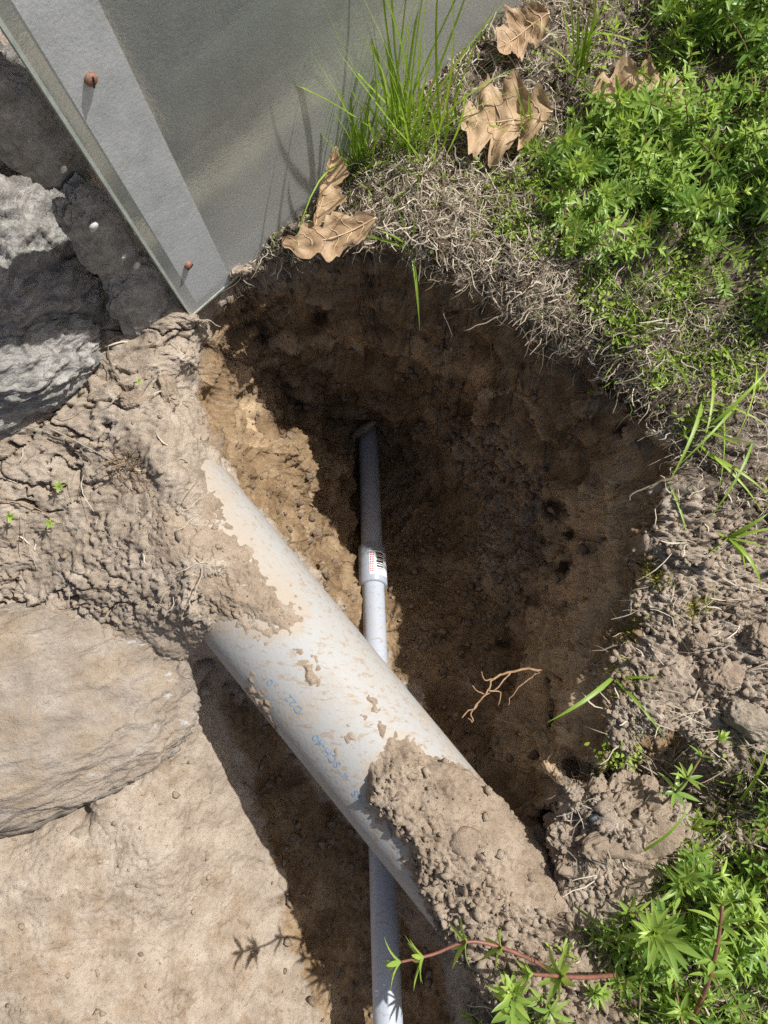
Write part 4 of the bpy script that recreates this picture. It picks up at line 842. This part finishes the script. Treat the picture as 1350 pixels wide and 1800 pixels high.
tuft(634, 292, 34, (.04, .15), .26, (-.1, .12), 'green grass tuft at the panel base, left of the two tall tufts', 12, .0010,
     [(624, 290, 470, 176, .06, .012, .0012), (630, 290, 526, 78, .09, .004, .0013), (630, 288, 608, 2, .12, .0, .0015), (622, 296, 512, 470, .03, .05, .0007), (612, 320, 594, 270, .04, 0, .0013), (606, 325, 700, 285, .02, .012, .0017)])
tuft(706, 262, 80, (.05, .21), .32, (.0, .12), 'tallest green grass tuft growing beside the frosted panel', 30, .0010,
     [(705, 258, 672, 0, .13, 0, .0011), (712, 262, 740, 0, .12, .0, .0011), (700, 262, 560, 85, .09, .005, .001), (715, 250, 890, 0, .08, .01, .001), (720, 262, 905, 120, .04, .012, .001), (716, 270, 930, 150, .04, .012, .001), (690, 265, 660, 130, .08, 0, .001)])
tuft(770, 235, 22, (.02, .06), .5, (.25, .15), 'sparse grass sprouting right of the tallest tuft', 24, .0009)
tuft(725, 440, 0, (.02, .03), .3, (0, 0), 'long pale grass blades drooping over the upper rim of the hole', 5, .001, [(724, 438, 738, 582, -.035, .014, .0014), (722, 440, 602, 412, .012, .008, .0013), (600, 412, 520, 462, .0, .008, .0012), (724, 436, 690, 350, .03, .004, .0009), (726, 432, 728, 375, .03, 0, .0008), (722, 437, 660, 405, .02, .006, .001)])
tuft(1015, 120, 14, (.03, .09), .35, (.0, .2), 'yellow-green grass stalk between two dead oak leaves', 10, .001, [(1018, 140, 1040, 0, .08, 0, .0016), (1018, 140, 960, 80, .05, .005, .0012), (1018, 140, 1060, 95, .04, .006, .0014), (1010, 60, 1170, 105, .02, .01, .001)])
tuft(935, 260, 8, (.02, .05), .3, (0, .2), 'broad grass shoot with purple base by the large oak leaf', 6, .0013, [(932, 250, 930, 160, .05, 0, .002), (935, 258, 900, 140, .06, .003, .001), (938, 262, 905, 285, .01, .005, .002)])
tuft(1205, 740, 14, (.02, .05), .9, (.2, -.1), 'flattened green grass on the right rim', 26, .0012, [(1240, 690, 1175, 850, .01, .012, .0018), (1215, 790, 1350, 870, .012, .01, .0016), (1180, 852, 1208, 945, .0, .004, .0012), (1240, 760, 1350, 650, .03, .012, .0016), (1200, 800, 1245, 820, .0, .004, .0014), (1225, 700, 1350, 750, .02, .01, .0012), (1190, 760, 1340, 900, .01, .014, .0014), (1250, 640, 1230, 800, .012, .012, .0013), (1300, 700, 1180, 830, .012, .014, .0012), (1330, 640, 1290, 780, .015, .012, .0012), (1255, 600, 1300, 690, .02, .01, .0011), (1210, 690, 1160, 620, .03, .01, .001), (1320, 780, 1240, 920, .008, .012, .0012), (1270, 700, 1260, 880, .012, .01, .0011)])
tuft(1283, 942, 3, (.02, .03), .6, (0, 0), 'dark green grass tuft with curved blades on the crumbly soil at right', 4, .0012, [(1280, 944, 1350, 902, .02, .006, .0016), (1282, 944, 1372, 925, .02, .005, .0013), (1284, 946, 1338, 1038, .0, .012, .0017), (1284, 946, 1345, 962, .01, .005, .0013), (1282, 944, 1228, 985, .002, .004, .0009), (1284, 948, 1310, 1000, .004, .006, .0014)])
tuft(1076, 1190, 0, (.02, .03), .3, (0, 0), 'single broad grass blade bent out over the lower right rim', 3, .001, [(1080, 1186, 962, 1270, -.005, .010, .0021), (1076, 1188, 1166, 1296, .0, .012, .0013), (1078, 1188, 1162, 1190, .003, .004, .0012)])
tuft(1150, 500, 20, (.02, .05), .7, (0, 0), 'thin grass blades at the lower fringe of the leafy mat', 60, .0008, [(1040, 470, 1118, 548, .012, .006, .0010), (1085, 470, 1060, 500, .02, .004, .001)])
tuft(1240, 1600, 16, (.02, .05), .7, (-.2, .1), 'grass blades mixed into the lower right sprigs', 70, .001, [(1010, 1590, 1090, 1640, .01, .012, .0012), (1290, 1420, 1350, 1310, .02, .008, .0016), (1120, 1500, 1215, 1410, .01, .012, .0013)])

# ------------------------------------------------------------------ dead oak leaves
def oak_leaf(a, b, width, normal, lobes, label, seed, curl=.25, fold=.2, pts=30):
    a, b = Vector(a), Vector(b); g = random.Random(seed); t = (b - a); L = t.length; t.normalize(); nn = Vector(normal); nn = (nn - t * nn.dot(t)).normalized(); s = t.cross(nn)
    V = []; F = []; vein = []; nx = 5
    ph = g.uniform(0, 1)
    for k in range(pts):
        x = k / (pts - 1); env = math.sin(math.pi * x ** .8) ** .7 if 0 < x < 1 else 0.0
        ws = []
        for sgn in (-1, 1):
            lob = abs(math.sin(math.pi * (x * lobes + ph + .15 * sgn))) ** .8; ws.append(width * env * (.42 + .58 * lob) * (1 + .15 * g.uniform(-1, 1)) + .0005)
        mid = a + t * (L * x) + nn * (curl * L * (x - .5) ** 2 + .012 * math.sin(x * 7 + seed) * L * 2) + s * (.08 * L * math.sin(x * 3 + seed))
        for i in range(2 * nx + 1):
            y = (i - nx) / nx; w_ = ws[0] if y < 0 else ws[1]
            q = mid + s * (y * w_) + t * (abs(y) * w_ * .35) + nn * (fold * abs(y) ** 1.5 * w_ + .10 * w_ * math.sin(6 * x + 5 * y + seed) + .05 * w_ * math.sin(15 * x - 9 * y + seed) + .07 * w_ * math.sin(23 * x + 4 * y * y + 2 * seed)); V.append(q - a)
        vein.append(mid + nn * .0003 - a)
        if k:
            for i in range(2 * nx):
                q = (k - 1) * (2 * nx + 1) + i; F.append((q, q + 1, q + 2 * nx + 2, q + 2 * nx + 1))
    o = empty('oak_leaf', a, label, 'leaf', 'dead oak leaves'); obj('leaf_blade', V, F, M_DEAD, o, True)
    mb = MB()
    for k in range(4, pts - 4, 4):
        for sgn in (-1, 1):
            pth = [V[min(pts - 1, k + abs(i) // 2) * (2 * nx + 1) + nx + sgn * i] + nn * .0002 for i in range(nx)]; mb.add([Vector(x) for x in tube(pth, [.0004 * (1 - .15 * i) for i in range(nx)], 4)[0]], tube(pth, .0003, 4)[1])
    mb.build('side_veins', M_VEIN, o, True)
    obj('midrib', *tube(vein, [.0007 * (1 - .8 * k / pts) for k in range(pts)], 5), M_VEIN, o, True); return o
oak_leaf(P(662, 385, .030), P(495, 425, .022), .017, (0.1, -.35, 1), 3.2, 'dead brown oak leaf lying on the hole rim against the panel', 3, .12, .15)
oak_leaf(P(560, 400, .020), P(578, 255, .055), .013, (.6, -.4, .6), 2.4, 'upright folded brown leaf standing against the panel edge', 5, .2, .9)
oak_leaf(P(968, 215, .030), P(812, 205, .028), .036, (.1, -.25, 1), 3.3, 'large pale dead oak leaf on the turf above the hole', 8, .25, .1)
oak_leaf(P(1040, 190, .034), P(1195, 140, .038), .028, (0, -.2, 1), 3.4, 'pale dead oak leaf half under the leafy sprigs', 11, .2, .1)
oak_leaf(P(965, 38, .03), P(868, 82, .028), .020, (.1, -.3, 1), 2.8, 'small orange-brown oak leaf near the top by the panel', 14, .4, .3)
oak_leaf(P(995, 460, .012), P(1006, 530, .006), .009, (-.2, -.3, 1), 1.2, 'small reddish curled dead leaf at the turf edge', 17, .2, .5)
oak_leaf(P(1020, 1410, -.022), P(1110, 1440, -.018), .007, (.2, -.4, 1), 1.5, 'curled tan leaf scrap on the soil block beside the black pebble', 19, .2, .8)

# ------------------------------------------------------------------ roots, straws, needles
def strand_thing(name, label, cat, pxs, r, material, group=None, branches=()):
    pts = []
    for (u, v, dz) in pxs:
        if isinstance(dz, str): pts.append(P(u, v, float(dz)))
        else: p, _ = hit(u, v); pts.append(P(u, v, p.z + dz))
    base = pts[0]; o = empty(name, base, label, cat, group)
    def go(pp, rr, nm):
        fine = []
        for k in range(len(pp) - 1):
            p0, p1, p2, p3 = pp[max(k - 1, 0)], pp[k], pp[k + 1], pp[min(k + 2, len(pp) - 1)]
            for j in range(4):
                f = j / 4; fine.append(p1 + .5 * f * (p2 - p0 + f * (2 * p0 - 5 * p1 + 4 * p2 - p3 + f * (3 * (p1 - p2) + p3 - p0))) + Vector((G.gauss(0, rr * .5), G.gauss(0, rr * .5), 0)))
        fine.append(pp[-1]); obj(nm, *tube([x - base for x in fine], [rr * (1 - .6 * k / len(fine)) for k in range(len(fine))], 6), material, o, True)
    go(pts, r, 'stalk' if material is M_STRAW else 'root')
    for br in branches: go([P(u, v, float(z)) for u, v, z in br], r * .6, 'branch')
    return o
zr = hit(985, 1192)[0].z
zz = [zr + .01 + .004 * k for k in range(8)]
strand_thing('branching_root', 'branching reddish root sticking out of the right wall of the hole', 'root', [(990, 1196, str(zr)), (955, 1180, str(zz[1])), (905, 1180, str(zz[2])), (870, 1192, str(zz[3])), (858, 1215, str(zz[4])), (838, 1240, str(zz[5])), (812, 1262, str(zz[6]))], .0014, M_ROOT, None,
    [[(900, 1180, zz[2]), (868, 1215, zz[3]), (845, 1218, zz[4]), (830, 1205, zz[4])], [(858, 1215, zz[4]), (880, 1218, zz[4]), (876, 1240, zz[4])], [(955, 1180, zz[1]), (935, 1190, zz[2]), (905, 1215, zz[2]), (893, 1240, zz[2])], [(838, 1240, zz[5]), (828, 1255, zz[5]), (832, 1268, zz[5]), (822, 1262, zz[5])], [(870, 1192, zz[3]), (852, 1196, zz[4]), (846, 1180, zz[4])]])
strand_thing('straw', 'bent white straw jutting over the right rim of the hole', 'straw', [(1190, 836, .003), (1150, 852, '-.005'), (1112, 868, '-.01'), (1106, 880, '-.012')], .0011, M_STRAW)
strand_thing('straw', 'long white straw crossing the upper right rim', 'straw', [(985, 500, .006), (930, 535, '.005'), (870, 560, '-.002'), (815, 582, '-.01')], .0009, M_STRAW)
strand_thing('straw', 'short straight straw hanging below the turf edge', 'straw', [(942, 560, .004), (930, 600, '-.008'), (920, 632, '-.02')], .001, M_STRAW)
strand_thing('straw', 'pale twig on the crumbly soil at right', 'straw', [(1255, 1060, .003), (1295, 1062, .004), (1340, 1045, .004)], .0012, M_STRAW)
strand_thing('straw', 'straw pair lying over the edge below the soil block', 'straw', [(1010, 1638, .004), (960, 1632, '-.03'), (915, 1628, '-.035')], .0012, M_STRAW, None, [[(1005, 1645, -.03), (960, 1640, -.035), (918, 1646, -.04)], [(1030, 1610, -.03), (985, 1622, -.02), (955, 1600, -.02)]])
for k, (pp, lb) in enumerate((([(78, 748, .003), (150, 785, .004), (215, 820, .004)], 'long pale needle pair on the left soil'), ([(85, 765, .003), (130, 778, .003), (190, 792, .003)], 'shorter pale needle beside the long needle pair'), ([(0, 882, .003), (40, 884, .004), (112, 918, .003)], 'reddish pine needles lying at the left edge'), ([(108, 690, .003), (118, 610, .004), (180, 570, .004)], 'curved reddish needle at the foot of the grey boulder'), ([(130, 596, .003), (190, 640, .005), (225, 690, .004)], 'dry grass stem beside the small pale seedling'), ([(185, 580, .003), (190, 620, .004), (200, 655, .004)], 'short dry stem near the boulder foot'), ([(128, 965, .003), (130, 985, .004), (127, 1005, .003)], 'short dark stick standing in the left soil'))):
    strand_thing('dry_needle', lb, 'needle', pp, .0007, M_ROOT if k in (2, 3) else M_STRAW)
strand_thing('fine_root', 'thin root hanging on the shelf left of the grey conduit', 'root', [(575, 880, .004), (580, 905, .008), (566, 955, .006)], .0006, M_ROOT)
strand_thing('fine_root', 'thin forked root beside the top of the grey conduit', 'root', [(735, 745, .012), (700, 760, .012), (680, 780, .01)], .0006, M_FINEROOT)
strand_thing('fine_root', 'thin curved rootlet on the shaded wall above the soil block', 'root', [(955, 1395, .004), (935, 1408, .008), (918, 1425, .006)], .0006, M_STRAW)
strand_thing('fine_root', 'thin rootlet low on the shaded wall beside the heap', 'root', [(930, 1470, .004), (912, 1490, .006), (897, 1510, .004)], .0006, M_STRAW)
strand_thing('fine_root', 'root thread hanging from the turf under the drooping grass', 'root', [(862, 600, .004), (866, 640, .01), (862, 672, .008)], .0006, M_ROOT)
# a tuft of dead dark stalks on the left soil
bl = []
p, _ = hit(222, 815)
for k in range(46):
    q = p + Vector((G.gauss(0, .007), G.gauss(0, .006), 0)); a = Vector((G.gauss(.1, .8), G.gauss(.1, .8), G.uniform(.1, .8))).normalized(); h = G.uniform(.010, .030); bl.append((q, q + a * h, Vector((0, 0, h * .1)), G.uniform(.0003, .0007)))
grass('tuft of dead grey-brown stalks on the left soil above the pipe end', bl, None, M_FINEROOT)
